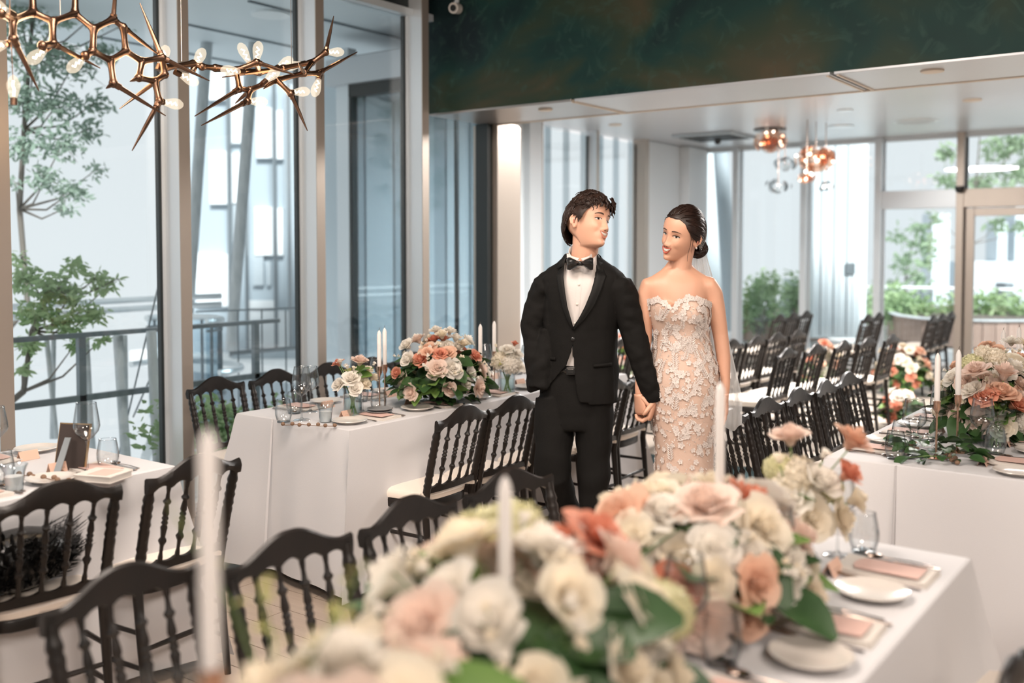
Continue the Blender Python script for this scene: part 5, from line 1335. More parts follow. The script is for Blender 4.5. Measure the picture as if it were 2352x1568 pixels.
def face_parts(M, parent, fem=0., lip=None, teeth_w=.025, lash=.0012):
    hf = lambda x, z, o=0.: Vector((x, head_front(x, z, fem) - o, z))
    nx = 14
    UL = lambda q: -.0585 + .0075 * q * q; LL = lambda q: -.0745 + .0225 * q * q; W = .0235
    def strip(f0, f1, o, m, name, k=5, wq=1.0):
        g = []
        for i in range(nx + 1):
            q = (-1 + 2 * i / nx) * wq; a, b = f0(q), f1(q)
            g.append([M @ hf(q * W, a + (b - a) * j / k, o(q, j / k)) for j in range(k + 1)])
        MB().grid(g).build(name, m, parent)
    strip(UL, LL, lambda q, v: -.0005, M_mouth, 'mouth')
    strip(lambda q: UL(q) + .001, lambda q: UL(q) - .0085 * (1 - q * q) - .001, lambda q, v: .0022, M_teeth, 'teeth', wq=.9)
    strip(lambda q: UL(q) + .0062 * (1 - abs(q)) ** .7 - .0012 * gs(q, .15) + .0006, lambda q: UL(q) - .0004, lambda q, v: .0016 + .0034 * sin(pi * v), lip, 'upper_lip')
    strip(lambda q: LL(q) + .0006, lambda q: LL(q) - .0075 * (1 - q * q) ** .6 - .0006, lambda q, v: .0016 + .0046 * sin(pi * v), lip, 'lower_lip')
    for s in (-1, 1):
        MB().ball(tuple(M @ Vector((s * .0835, .010, -.012))), (.004, .006, .010), 8, 6).build('ear_hollow', M_lip2, parent)
        top = lambda q: .0045 * (1 - q * q) ** .8 - .0008 * q * s; botm = lambda q: -.0034 * (1 - q * q) - .0008 * q * s
        g = []
        for i in range(13):
            q = -1 + 2 * i / 12; g.append([M @ hf(s * .0305 + q * .0135, botm(q) + (top(q) - botm(q)) * j / 4, .0006 + .0022 * (1 - q * q)) for j in range(5)])
        e = MB().grid(g).build('eye', M_eye, parent)
        g = []
        for i in range(9):
            a = 2 * pi * i / 8; g.append([M @ hf(s * .0305 + .001 + .0044 * r * cos(a), .0006 + min(.0040, max(-.0036, .0048 * r * sin(a))), .0034) for r in (.01, .5, 1)])
        MB().grid(g).build('iris', M_iris, e)
        pts = [M @ hf(s * .0305 + q * .0150, top(q) + .0006 + .0012 * (q * s > .6), .0026) for q in [-1 + .2 * i for i in range(11)]]
        MB().tube(pts, [lash * (.5 + (.9 if q * s > 0 else .4) * (1 - abs(q * .6))) for q in [-1 + .2 * i for i in range(11)]], 6).build('eyelid_line', M_iris, e)
        pts = []; rad = []
        for i in range(11):
            q = i / 10; x = s * (.014 + .036 * q); z = .0195 + .0065 * sin(pi * (q * .75 + .08)) - .004 * q; pts.append(M @ hf(x, z, .0008)); rad.append(((.0034 - .0022 * q) * (1 if not fem else .75), .0011))
        m_ = MB(); g = []
        for i in range(11):
            q = i / 10; x = s * (.014 + .036 * q); z = .0195 + .0065 * sin(pi * (q * .75 + .08)) - .004 * q; h = (.0034 - .0024 * q * q) * (1 if not fem else .72)
            g.append([M @ hf(x, z - h, .0008), M @ hf(x, z, .0022), M @ hf(x, z + h, .0008)])
        m_.grid(g).build('eyebrow', M_brow, parent)
    n_ = MB()
    for s in (-1, 1): n_.ball(M @ Vector((s * .0072, head_front(s * .0072, -.0485, fem) + .0005, -.0478)), (.0035, .004, .0018), 8, 5)
    n_.build('nostrils', M_mouth, parent)
def hand_into(mb, Wp, d, n, t, s=1., curl=(20, 30, 35, 40), thumb=(25, .6), bends=(1, 1.2, .8), spread=.0):
    """palm with four unequal fingers and a thumb; d along the palm, n the side fingers curl to, t the thumb side"""
    Wp = Vector(Wp); d = Vector(d).normalized(); n = Vector(n); n = (n - d * n.dot(d)).normalized(); t0 = Vector(t); t = d.cross(n); t = t if t.dot(t0) > 0 else -t
    P = lambda a, b, c: Wp + d * a * s + t * b * s + n * c * s
    rows = []
    for a, w, h in ((-.012, .024, .020), (.0, .026, .018), (.020, .031, .0155), (.05, .038, .0145), (.075, .0395, .0125), (.088, .037, .009)):
        rows.append([P(a, w * cos(2 * pi * k / 14), h * .9 * sin(2 * pi * k / 14)) for k in range(14)])
    mb.loft(rows)
    for i, (off, L, r) in enumerate(((.0285, .070, .0083), (.0098, .078, .0085), (-.0092, .073, .0081), (-.0275, .057, .0070))):
        p = P(.074, off, 0); pts = [P(.05, off * .9, 0), p]; ang = 0; rad = [r * 1.05 * s, r * 1.08 * s]
        for k, fr in enumerate((.46, .30, .24)):
            ang += radians(curl[i] * bends[k]); dd = d * cos(ang) + n * sin(ang) + t * spread * (off / .03)
            m_ = p + dd * L * fr * s * .5; p = p + dd * L * fr * s; pts += [m_, p]; rad += [r * (.97 - .08 * k) * s, r * (1.0 - .10 * k) * s]
        rad[-1] = r * .55 * s; mb.tube(pts, rad, 9)
    ta = radians(thumb[0]); q = P(.012, .026, .004); dd = d * cos(ta) + t * sin(ta) + n * thumb[1] * .5; dd.normalize()
    d2 = (dd + d * .5 + n * thumb[1] * .6).normalized()
    mb.tube([P(.005, .014, .002), q, q + dd * .028 * s, q + dd * .034 * s + d2 * .014 * s, q + dd * .034 * s + d2 * .034 * s], [.013 * s, .0125 * s, .0100 * s, .0098 * s, .0055 * s], 9)
def relax(me, test, it):
    bm = bmesh.new(); bm.from_mesh(me); vs_ = [v for v in bm.verts if test(v.co)]
    for _ in range(it): bmesh.ops.smooth_vert(bm, verts=vs_, factor=.5, use_axis_x=True, use_axis_y=True, use_axis_z=True)
    bm.to_mesh(me); bm.free()
def ering(cx, cy_, z, rx, ry, rot=0., n=28, ex=1., tilt=0.):
    out = []
    for i in range(n):
        a = 2 * pi * i / n; c, s = cos(a), sin(a); x = rx * math.copysign(abs(c) ** ex, c); y = ry * math.copysign(abs(s) ** ex, s)
        X = x * cos(rot) - y * sin(rot); Y = x * sin(rot) + y * cos(rot); out.append((cx + X, cy_ + Y, z + tilt * X))
    return out
def obj_from(me, name, m, parent, smooth=True):
    me.name = name; me.materials.clear(); me.materials.append(m); me.polygons.foreach_set('use_smooth', [True] * len(me.polygons))
    o = bpy.data.objects.new(name, me); COL.objects.link(o); o.parent = parent; return o
def cut(me, test):
    bm = bmesh.new(); bm.from_mesh(me); dead = [f for f in bm.faces if test(f.calc_center_median(), f.normal)]
    bmesh.ops.delete(bm, geom=dead, context='FACES')
    for _ in range(2):   # round the cut edge a little
        be = [v for v in bm.verts if v.is_boundary]; new = {}
        for v in be:
            nb = [e.other_vert(v) for e in v.link_edges if e.is_boundary]
            if len(nb) == 2: new[v] = v.co * .4 + (nb[0].co + nb[1].co) * .3
        for v, c in new.items(): v.co = c
    bm.to_mesh(me); bm.free()
def thick(o, t):
    s = o.modifiers.new('cloth_thickness', 'SOLIDIFY'); s.thickness = t; s.offset = 1
def wrinkle(me, amp, sc, seed=0, zf=None):
    nn = [v.normal.copy() for v in me.vertices]; cs = [v.co.copy() for v in me.vertices]; out = []
    for c, n_ in zip(cs, nn):
        a = amp * (zf(c) if zf else 1)
        out += (c + n_ * (a * noise.noise(Vector((c.x * sc[0] + seed, c.y * sc[1], c.z * sc[2])))))[:]
    me.vertices.foreach_set('co', out)

# ============ the groom
DM = 4.20
def base(px, d=DM): p = at(px, 570, d); return (p.x, p.y, 0)
man = empty('person', base(1320), YAW, 'man in black tuxedo and bow tie walking, one hand in his pocket, holding hands', 'person')
HM = Matrix.Translation((.058, -.005, 1.668)) @ Matrix.Rotation(radians(46), 4, 'Z') @ Matrix.Rotation(radians(-6), 4, 'X') @ Matrix.Rotation(radians(13), 4, 'Y') @ Matrix.Scale(.985, 4)
TR = radians(-18); TCX = .032
b = MB(); head_mesh(b, HM)
b.tube([(.032, .020, 1.42), (.036, .012, 1.50), (.046, .004, 1.57), (.052, .010, 1.64)], [(.064, .060), (.056, .055), (.054, .056), (.055, .060)], 20)
rings = [ering(TCX - .01, .02, z, rx, ry, TR) for z, rx, ry in ((.84, .13, .095), (.95, .135, .098), (1.08, .125, .09), (1.2, .125, .092), (1.32, .145, .100), (1.39, .145, .09), (1.43, .12, .075), (1.465, .07, .06))]
b.loft(rings)
AL = [(-.118, .05, 1.395), (-.148, .055, 1.33), (-.170, .06, 1.215), (-.166, .03, 1.11), (-.145, .02, 1.01), (-.112, .035, .95)]
AR = [(.180, -.045, 1.395), (.212, -.045, 1.32), (.236, -.04, 1.22), (.262, -.055, 1.12), (.294, -.065, 1.03), (.330, -.060, .935)]
b.tube(AL, [.040, .038, .034, .032, .026, .022], 14); b.tube(AR, [.040, .038, .034, .032, .027, .022], 14)
LL_ = [(-.075, .02, .90), (-.085, .01, .76), (-.092, -.03, .60), (-.045, .06, .46), (.04, .16, .28), (.10, .22, .11)]
LR_ = [(.075, .0, .90), (.080, -.02, .76), (.081, -.045, .58), (.080, -.035, .45), (.078, -.02, .28), (.076, .0, .09)]
for L in (LL_, LR_): b.tube(L, [.070, .060, .048, .042, .036, .030], 16)
me = remesh(b, .0036, 1); relax(me, lambda c: c.z < 1.53, 8)
hb = MB(); hand_into(hb, (.333, -.060, .925), (-.30, -.05, -1), (-.85, .25, .1), (-.1, -1, 0), .98, curl=(42, 46, 48, 52), thumb=(28, .5))
hand_into(hb, (-.110, .035, .945), (.22, 0, -1), (.8, .1, 0), (0, -1, 0), .95, curl=(15, 18, 20, 22), thumb=(12, .1))
bm = bmesh.new(); bm.from_mesh(me); hm_ = hb.mesh('h'); bm.from_mesh(hm_); bm.to_mesh(me); bm.free()
mb_body = obj_from(me, 'body', M_skin, man)
face_parts(HM, mb_body, 0., M_lip2)
# trousers
b = MB()
b.loft([ering(.010, .02, z, rx, ry, TR) for z, rx, ry in ((.80, .155, .105), (.88, .162, .112), (.95, .160, .112), (1.02, .148, .105), (1.075, .140, .098))])
b.tube([(-.078, .03, .92), (-.086, .01, .80), (-.091, -.02, .68), (-.090, -.03, .60), (-.052, .05, .475), (.000, .12, .36), (.06, .19, .22), (.10, .22, .09)], [.088, .082, .077, .073, .066, .060, .056, .055], 20)
b.tube([(.078, -.01, .92), (.082, -.02, .80), (.081, -.035, .66), (.081, -.045, .56), (.080, -.04, .44), (.079, -.03, .28), (.077, -.01, .07)], [.086, .079, .068, .062, .060, .057, .056], 20)
me = remesh(b, .006, 2); wrinkle(me, .008, (9, 9, 14), 3)
cut(me, lambda c, n_: c.z > 1.070 or c.z < .085); tr_o = obj_from(me, 'trousers', M_suit, man); thick(tr_o, .002)
bl_ = MB(); bl_.grid([[p for p in ering(.010, .02, z, .143, .101, TR, 40)] for z in (1.035, 1.068)], closed_v=True, flip=True)
beo = bl_.build('belt', M_leather, man); thick(beo, .003)
MB().box((-.040, -.100, 1.036), (-.004, -.090, 1.067)).box((-.035, -.102, 1.041), (-.009, -.098, 1.062)).build('buckle', M_satin, beo, False, bevel=.002)
for k, (x, y, rz_) in enumerate(((.10, .20, -10), (.077, -.03, 5))):
    s_ = MB(); rows = []
    for yy, w, h, zc in ((.06, .030, .028, .035), (.03, .034, .034, .042), (-.03, .040, .036, .040), (-.09, .046, .026, .030), (-.15, .042, .020, .024), (-.19, .024, .014, .018), (-.2, .008, .008, .014)):
        rows.append([(w * cos(2 * pi * i / 16), yy, zc + h * max(-1, sin(2 * pi * i / 16)) * (1 if sin(2 * pi * i / 16) > 0 else zc / h * .98)) for i in range(16)])
    s_.loft(rows); o = s_.build('shoe', M_leather, man); o.location = (x, y, .001); o.rotation_euler = (0, 0, radians(rz_))
# shirt
SH = [(1.04, .132, .098), (1.15, .136, .100), (1.25, .142, .104), (1.33, .150, .107), (1.40, .150, .103), (1.44, .135, .090), (1.475, .095, .075), (1.50, .068, .066)]
b = MB(); b.loft([ering(TCX - .004, .014, z, rx, ry, TR, 40) for z, rx, ry in smooth_tab(SH, 3)]); sh = b.build('shirt', M_shirt, man)
def sfront(x, z, tab=SH, cx=TCX - .004, cy_=.014, off=0.):
    """y of the front surface of a turned elliptic torso at local x, z"""
    rx, ry = interp(tab, z); rx += off; ry += off; X = x - cx; c, n_ = cos(TR), sin(TR)
    A = (n_ / rx) ** 2 + (c / ry) ** 2; B = 2 * X * c * n_ * (1 / rx ** 2 - 1 / ry ** 2); Cc = (X * c / rx) ** 2 + (X * n_ / ry) ** 2 - 1
    q = B * B - 4 * A * Cc
    return cy_ + ((-B - sqrt(q)) / (2 * A) if q > 0 else -B / (2 * A))
pl = MB(); g = []
for i in range(14):
    z = 1.21 + .27 * i / 13; xc = -.008 + (z - 1.21) * .10; g.append([(xc - .010, sfront(xc - .01, z) - .0015, z), (xc, sfront(xc, z) - .004, z), (xc + .012, sfront(xc + .012, z) - .0015, z)])
pl.grid(g).build('placket', M_shirt, sh)
for z in (1.25, 1.33, 1.41): xc = -.008 + (z - 1.21) * .10; MB().ball((xc, sfront(xc, z) - .006, z), (.0055, .002, .0055), 10, 5).build('shirt_button', M_china, sh)
def cring(r, z0, zt, k): return [(.036 + (r + k) * 1.02 * sin(2 * pi * i / 48), .008 - (r + k) * cos(2 * pi * i / 48), z0 + (zt if True else 0) - .036 * cos(2 * pi * i / 48) * 1.0 - (.010 * exp(-((i if i < 24 else 48 - i) / 3.0) ** 2) if zt > 0 else 0)) for i in range(48)]
c_ = MB(); c_.grid([cring(.064, 1.500, 0, .006), cring(.060, 1.515, .0, .0), cring(.057, 1.515, .032, .0)], closed_v=True, flip=True); co = c_.build('collar', M_shirt, sh); thick(co, .003)
for s in (-1, 1):  # folded collar wings
    w = MB(); x0 = .018; A = [(x0 + s * .004, -.072, 1.518), (x0 + s * .038, -.064, 1.528), (x0 + s * .052, -.034, 1.540), (x0 + s * .052, -.080, 1.478), (x0 + s * .020, -.094, 1.492)]
    w.add(A, [(0, 1, 3, 4), (1, 2, 3)]); wo = w.build('collar_wing', M_shirt, sh, False); thick(wo, .003)
# bow tie
bt = MB()
for s in (-1, 1):
    rows = []
    for x, h, dy in ((.004, .009, 0), (.012, .011, -.001), (.026, .019, -.004), (.042, .0255, -.002), (.052, .024, .004), (.0535, .0215, .006)):
        sg = 1 + .12 * (x > .05)
        rows.append([(.016 + s * x, -.104 + dy + (.004 if s < 0 else -.008) * x / .05 - .009 * (1 - abs(v)) - .004 * sin(v * 5 + x * 60), 1.498 + h * v + s * -.0 - (.002 * (v * v))) for v in [-1 + .2 * k for k in range(11)]] +
                    [(.016 + s * x, -.094 + dy, 1.498 + h * v) for v in [1 - .2 * k for k in range(11)]])
    if s < 0: rows = [r[::-1] for r in rows]
    bt.loft(rows)
bt.ball((.016, -.108, 1.498), (.0095, .010, .0105), 12, 8)
bt.build('bow_tie', M_satin, man)
# jacket
JK = [(.885, .168, .122), (.95, .166, .122), (1.04, .160, .117), (1.14, .154, .114), (1.22, .156, .116), (1.30, .166, .122), (1.38, .176, .122), (1.43, .184, .108), (1.455, .172, .094), (1.485, .124, .082), (1.515, .085, .076), (1.540, .070, .068)]
JK2 = smooth_tab(JK, 2)
b = MB(); b.loft([ering(TCX - .012 + .012 * min(1, (z - .885) / .5), .016, z, rx, ry, TR, 36) for z, rx, ry in JK2])
b.tube([(-.095, .043, 1.395), (-.122, .050, 1.392), (-.148, .056, 1.33), (-.171, .060, 1.225), (-.168, .03, 1.12), (-.160, .01, 1.02), (-.150, .012, .965)], [.058, .060, .053, .049, .047, .043, .041], 20)
b.tube([(.150, -.035, 1.395), (.184, -.042, 1.392), (.214, -.046, 1.32), (.238, -.042, 1.22), (.262, -.055, 1.13), (.293, -.066, 1.035), (.322, -.062, .955), (.334, -.060, .92)], [.060, .062, .056, .051, .047, .042, .037, .036], 20)
# pads and side flare from the hand in the pocket
b.tube([(-.10, .03, 1.20), (-.135, .0, 1.08), (-.150, -.02, .97)], [.05, .05, .045], 16)
me = remesh(b, .0048, 3)
wrinkle(me, .010, (16, 16, 10), 1, lambda c: .9 if (abs(c.x - .03) > .13) else .45); wrinkle(me, .006, (30, 30, 30), 9, lambda c: 1 if c.x < -.11 or c.x > .2 else .2)
VT = [(1.235, -.014, -.011), (1.275, -.025, .012), (1.32, -.037, .036), (1.38, -.046, .060), (1.44, -.051, .078), (1.50, -.045, .088), (1.56, -.028, .094)]
OT = [(.86, -.205, .035), (.90, -.165, .022), (.945, -.138, .010), (.972, -.118, .004), (1.034, -.070, -.004), (1.076, -.038, -.008), (1.13, -.020, -.010), (1.165, -.012, -.012)]
def jcut(c, n_):
    if c.z < .915 and .05 < c.x < .26: return True
    if c.z < .925 and c.x <= .05: return True
    if c.x < -.10 and c.z < .975 + .0 * c.x and False: return True
    if c.x > .28:   # cuff
        d_ = (c - Vector((.334, -.06, .92))).dot(Vector((.20, 0, -.98))); return d_ > -.005
    if c.z > 1.525 + .06 * (c.y) * 4: return True
    front = c.y < sfront(c.x, min(max(c.z, .89), 1.5), JK, TCX - .006, .016) + .055
    if front:
        if c.z > 1.235: l, r = interp(VT, c.z); return l < c.x < r
        if c.z < 1.165: l, r = interp(OT, c.z); return l < c.x < r
    return False
cut(me, jcut)
jk = obj_from(me, 'jacket', M_suit, man); thick(jk, .004)
def jf(x, z, off=.006): return sfront(x, z, JK, TCX - .006, .016) - off
def lapel(name, inner, outer, m=None, o=.009):
    m = m or M_lapel
    g = []
    for (a, b_) in zip(inner, outer):
        row = []
        for k in range(7):
            t = k / 6; x = a[0] + (b_[0] - a[0]) * t; z = a[1] + (b_[1] - a[1]) * t; row.append((x, jf(x, z, o + .005 * sin(pi * min(t * 1.2, 1)) * (1 - t) + .002), z))
        g.append(row)
    l = MB().grid(g).build(name, m, jk); thick(l, .003); return l
lapel('lapel', [(-.013, 1.232), (-.024, 1.272), (-.037, 1.32), (-.046, 1.38), (-.051, 1.44), (-.046, 1.49)], [(-.014, 1.225), (-.036, 1.265), (-.056, 1.32), (-.070, 1.39), (-.078, 1.445), (-.072, 1.462)])
lapel('lapel', [(-.012, 1.230), (.010, 1.272), (.034, 1.32), (.058, 1.38), (.077, 1.44), (.084, 1.475)], [(-.009, 1.222), (.036, 1.270), (.078, 1.33), (.106, 1.395), (.126, 1.447), (.116, 1.466)])
lapel('jacket_collar', [(.084, 1.470), (.088, 1.50), (.092, 1.535)], [(.118, 1.462), (.112, 1.50), (.104, 1.53)])
lapel('jacket_collar', [(-.046, 1.486), (-.042, 1.51), (-.030, 1.54)], [(-.076, 1.474), (-.062, 1.505), (-.042, 1.53)])
for (x0, x1, z) in ((.072, .150, 1.075), (-.132, -.082, 1.095)):
    g = [[(x0 + (x1 - x0) * i / 6, jf(x0 + (x1 - x0) * i / 6, z, .006 + .003 * (j == 1)), z + .004 * (i / 6) + (-.007, 0, .007)[j]) for j in range(3)] for i in range(7)]
    w = MB().grid(g).build('pocket_welt', M_suit, jk); thick(w, .002)
MB().ball((-.012, jf(-.012, 1.185, .006), 1.185), (.010, .004, .010), 12, 6).build('jacket_button', M_satin, jk)
# wavy hair
def hair_cap(M, rad, low, n=56, mrows=20, nz=.006, nsc=30, seed=1., up=None, cy_=.010, cz=.0):
    rows = []
    for i in range(n):
        al = 2 * pi * i / n; zl = low(min(al, 2 * pi - al)); e0 = math.asin(max(-1, min(1, (zl - cz) / rad[2]))); row = []
        for j in range(mrows):
            e = e0 + (pi / 2 - e0) * j / (mrows - 1); k = 1.
            if up: k += up(al, e)
            p = Vector((rad[0] * cos(e) * sin(al) * k, cy_ - rad[1] * cos(e) * cos(al) * k, cz + rad[2] * sin(e) * k))
            q = noise.noise(p * nsc + Vector((seed, 0, 0))) * nz; p += p.normalized() * q
            if j == 0: p *= .965
            row.append(M @ p)
        rows.append(row)
    return MB().grid(rows, closed_u=True)
def lowm(a):
    a = math.degrees(a); return interp([(0, .070), (28, .074), (48, .052), (60, .030), (68, .000), (76, -.018), (83, .016), (96, .024), (108, .000), (120, -.040), (150, -.080), (180, -.088)], a)[0]
hm = hair_cap(HM, (.0925, .119, .135), lowm, nz=.010, nsc=26, up=lambda al, e: .05 * cos(al) * max(0, sin(e)) * (1 if e > .4 else .3))
rg = random.Random(17)
def lock(mb, p0, dirs, L, r, wav, ph, n=9):
    p = Vector(p0); pts = [p.copy()]; d = Vector(dirs).normalized()
    side = d.cross(p.normalized()).normalized()
    for i in range(n):
        outn = Vector((p.x / .085 ** 2, (p.y - .01) / .11 ** 2, p.z / .13 ** 2)).normalized()
        d = (d - outn * d.dot(outn) * .8).normalized(); side = d.cross(outn).normalized()
        p = p + d * (L / n) + side * wav * cos(ph + i * 1.25) + outn * wav * .45 * sin(ph + i * 1.25 + .6); pts.append(p.copy())
    return pts, [r * (.55 + .45 * sin(pi * min(1, (i + 1) / (n) * 1.0))) * (1 if i < n else .3) for i in range(n + 1)]
for i in range(760):
    al = rg.uniform(-pi, pi); e0 = lowm(abs(al)); ez = math.asin(max(-1, min(1, e0 / .132))); e = ez + (pi / 2 - ez) * rg.random() ** .9; k = 1.0 + .05 * cos(al) * max(0, sin(e))
    p = Vector((.0915 * cos(e) * sin(al) * k, .01 - .118 * cos(e) * cos(al) * k, .134 * sin(e) * k))
    topf = sin(e) > .45
    if topf: d = Vector((rg.gauss(0, .7), -.5 + rg.gauss(0, .6), rg.gauss(0, .4))); L = rg.uniform(.040, .07); wv = .0046
    else: d = Vector((rg.gauss(0, .25), .45, -1)); L = rg.uniform(.03, .055); wv = .0016
    if not topf and p.z - L < e0 - .012: L = max(.012, p.z - e0 + .012)
    pts, rad = lock(hm, p, d, L, rg.uniform(.0020, .0036), wv, rg.random() * 6)
    hm.tube([HM @ q for q in pts], rad, 5)
for (x, y, z, dx, dz) in ((.018, -.098, .092, .5, -.9), (.034, -.092, .088, .8, -.8), (.046, -.080, .088, .9, -.9), (-.012, -.100, .088, -.2, -.8), (.040, -.088, .100, 1, -.2), (-.03, -.096, .085, -.7, -.8), (-.046, -.084, .080, -.9, -.9), (.028, -.096, .096, .7, -.5), (.052, -.074, .09, .8, -.8), (.058, -.066, .084, .6, -1), (.008, -.102, .094, .2, -.8), (.02, -.1, .1, .6, 0), (.035, -.09, .106, .8, .1)):
    pts, rad = lock(hm, (x, y, z), (dx, -.5, dz), .050, .0040, .0050, x * 90, 9); hm.tube([HM @ q for q in pts], rad, 6)
hm.build('wavy_hair', M_hair, man)

# ============ the bride
bride = empty('person', base(1575, 4.17), YAW, 'woman in strapless floral lace wedding gown and veil, hair in low bun, smiling sideways', 'person')
HB = Matrix.Translation((-.021, -.015, 1.617)) @ Matrix.Rotation(radians(-47), 4, 'Z') @ Matrix.Rotation(radians(3), 4, 'X') @ Matrix.Rotation(radians(15), 4, 'Y') @ Matrix.Scale(.95, 4)
b = MB(); head_mesh(b, HB, 1.)
b.tube([(-.030, .018, 1.41), (-.024, .012, 1.46), (-.014, .008, 1.52), (-.004, .012, 1.59)], [(.060, .052), (.046, .044), (.044, .044), (.046, .050)], 20)
for s in (-1, 1): b.tube([(-.025 + s * .012, .020, 1.50), (-.025 + s * .045, .018, 1.458), (-.025 + s * .100, .012, 1.418)], [.030, .029, .032], 12)
BT = [(.70, .10, .09), (.85, .125, .115), (.98, .133, .115), (1.06, .125, .105), (1.15, .104, .085), (1.20, .100, .080), (1.27, .106, .084), (1.33, .118, .084), (1.38, .128, .076), (1.415, .128, .066), (1.438, .110, .055), (1.455, .078, .048), (1.475, .050, .043)]
b.loft([ering(interp([(.7, .0), (1.0, .0), (1.2, -.015), (1.35, -.028), (1.5, -.03)], z)[0], .01, z, rx, ry, 0, 32) for z, rx, ry in smooth_tab(BT, 2)])
for s, cx in ((-1, -.085), (1, .030)): b.ball((cx, -.045, 1.300), (.046, .044, .048), 16, 12)
b.tube([(-.10, .015, 1.43), (-.03, -.020, 1.435), (.05, .015, 1.43)], [.018, .010, .018], 8)
BAL = [(-.118, .01, 1.412), (-.150, .01, 1.405), (-.166, .012, 1.36), (-.170, .012, 1.28), (-.168, .015, 1.19), (-.178, -.005, 1.08), (-.194, -.025, .975), (-.197, -.030, .945)]
BAR = [(.060, .01, 1.412), (.096, .01, 1.405), (.118, .012, 1.37), (.134, .012, 1.29), (.150, .012, 1.20), (.162, .0, 1.10), (.166, -.02, .98), (.166, -.022, .945)]
b.tube(BAL, [.036, .042, .040, .035, .031, .028, .021, .016], 16); b.tube(BAR, [.036, .044, .043, .038, .033, .030, .021, .016], 16)
me = remesh(b, .0036, 1); relax(me, lambda c: c.z < 1.47, 12); relax(me, lambda c: 1.34 < c.z < 1.475 and abs(c.x + .027) > .06, 40)
hb = MB(); hand_into(hb, (-.198, -.032, .942), (.14, -.02, -1), (.80, .60, 0), (.5, -.8, 0), .88, curl=(52, 55, 58, 60), thumb=(30, .5))
hand_into(hb, (.166, -.022, .942), (.05, -.05, -1), (-.8, .2, 0), (-.2, -1, 0), .88, curl=(10, 14, 18, 22), thumb=(15, .3))
bm = bmesh.new(); bm.from_mesh(me); bm.from_mesh(hb.mesh('h')); bm.to_mesh(me); bm.free()
bb = obj_from(me, 'body', M_skin, bride)
face_parts(HB, bb, 1., M_lip, lash=.0017)
MB().ball(tuple(HB @ Vector((.082, .012, -.040))), .0045, 8, 6).build('earring', M_lace, bride)
# hair: swept cap and low bun
def lowb(a):
    a = math.degrees(a); return interp([(0, .078), (25, .076), (45, .058), (60, .030), (72, .004), (85, -.012), (100, -.035), (125, -.062), (180, -.078)], a)[0]
hb_ = hair_cap(HB, (.0865, .116, .131), lowb, nz=.0025, nsc=18, seed=5, mrows=24)
rg = random.Random(23)
for i in range(230):   # strands combed back to the bun
    al = rg.uniform(-pi * .75, pi * .75); zl = lowb(abs(al)); e = math.asin(max(-1, min(1, zl / .131))) + rg.uniform(.02, 1.15)
    e = min(e, 1.5); pts = []; tgt = Vector((.012, .118, -.045)); k = 1.012
    p0 = Vector((.0865 * cos(e) * sin(al), .01 - .116 * cos(e) * cos(al), .131 * sin(e)))
    for j in range(10):
        t = j / 9; q = p0.lerp(tgt, t); s_ = sqrt((q.x / .0865) ** 2 + ((q.y - .01) / .116) ** 2 + (q.z / .131) ** 2); q2 = Vector((q.x / s_, .01 + (q.y - .01) / s_, q.z / s_)) * k + Vector((0, 0, .006 * sin(t * 6 + i))) * .4
        pts.append(HB @ q2)
    hb_.tube(pts, [.0012] + [.0026] * 8 + [.0014], 5)
bc = Vector((.012, .122, -.066)); rb = .042
hb_.ball(HB @ bc, (rb * .92, rb * .92, rb * 1.0), 18, 12)
for i in range(60):
    ax = Vector((rg.gauss(0, 1), rg.gauss(0, 1), rg.gauss(0, 1))).normalized(); u = ax.orthogonal().normalized(); v = ax.cross(u); r0 = rb * rg.uniform(.92, 1.06); a0 = rg.random() * 6
    off = ax * rg.uniform(-.4, .4) * rb; rr = sqrt(max(.2, 1 - (off.length / rb) ** 2)) * r0
    hb_.tube([HB @ (bc + off + u * cos(a0 + t * .42) * rr + v * sin(a0 + t * .42) * rr) for t in range(9)], [.0015] + [.0036] * 7 + [.0015], 5)
hb_.tube([HB @ Vector(q) for q in ((.073, -.040, .030), (.078, -.034, .005), (.079, -.030, -.025), (.072, -.026, -.055), (.064, -.016, -.085), (.062, -.006, -.105))], [.0012, .0011, .001, .0009, .0007, .0004], 5)
hb_.tube([HB @ Vector(q) for q in ((.076, -.030, .020), (.081, -.020, -.005), (.080, -.018, -.035), (.076, -.006, -.065))], [.0012, .0011, .0009, .0004], 5)
hb_.build('swept_hair', M_bhair, bride)
# gown
GT = [(0.02, .25, .27, .0), (.15, .22, .24, .0), (.30, .18, .20, .0), (.45, .145, .16, .0), (.58, .122, .130, .0), (.70, .120, .120, .002), (.80, .130, .125, .003), (.92, .141, .128, .002), (1.00, .144, .126, .0), (1.06, .137, .116, -.003), (1.12, .122, .100, -.008),
      (1.17, .113, .091, -.013), (1.22, .114, .092, -.018), (1.27, .124, .103, -.024), (1.31, .130, .106, -.028), (1.36, .134, .100, -.030)]
GTS = smooth_tab(GT, 3)
def gown_pt(a, z, off=0.):
    rx, ry, cx = interp(GTS, z); x = cx + (rx + off) * sin(a); y = .010 - (ry + off) * cos(a)
    if cos(a) > 0:   # bust and a small hollow between
        y -= .022 * (gs(x + .085, .045) + gs(x - .028, .045)) * gs(z - 1.29, .055)
    if z < .7: y += .0; x += (.018 * sin(a * 9) + .01 * sin(a * 17 + 2)) * (.7 - z) / .7; y += .02 * cos(a * 8) * (.7 - z) / .7
    return Vector((x, y, z))
def gtop(a):
    x = gown_pt(a, 1.33).x; fr = cos(a) > -.05
    if fr: return interp([(-.19, 1.318), (-.155, 1.340), (-.12, 1.352), (-.095, 1.340), (-.070, 1.310), (-.045, 1.345), (-.005, 1.360), (.04, 1.352), (.09, 1.330), (.15, 1.318)], x)[0]
    return 1.318 - .10 * max(0, -cos(a))
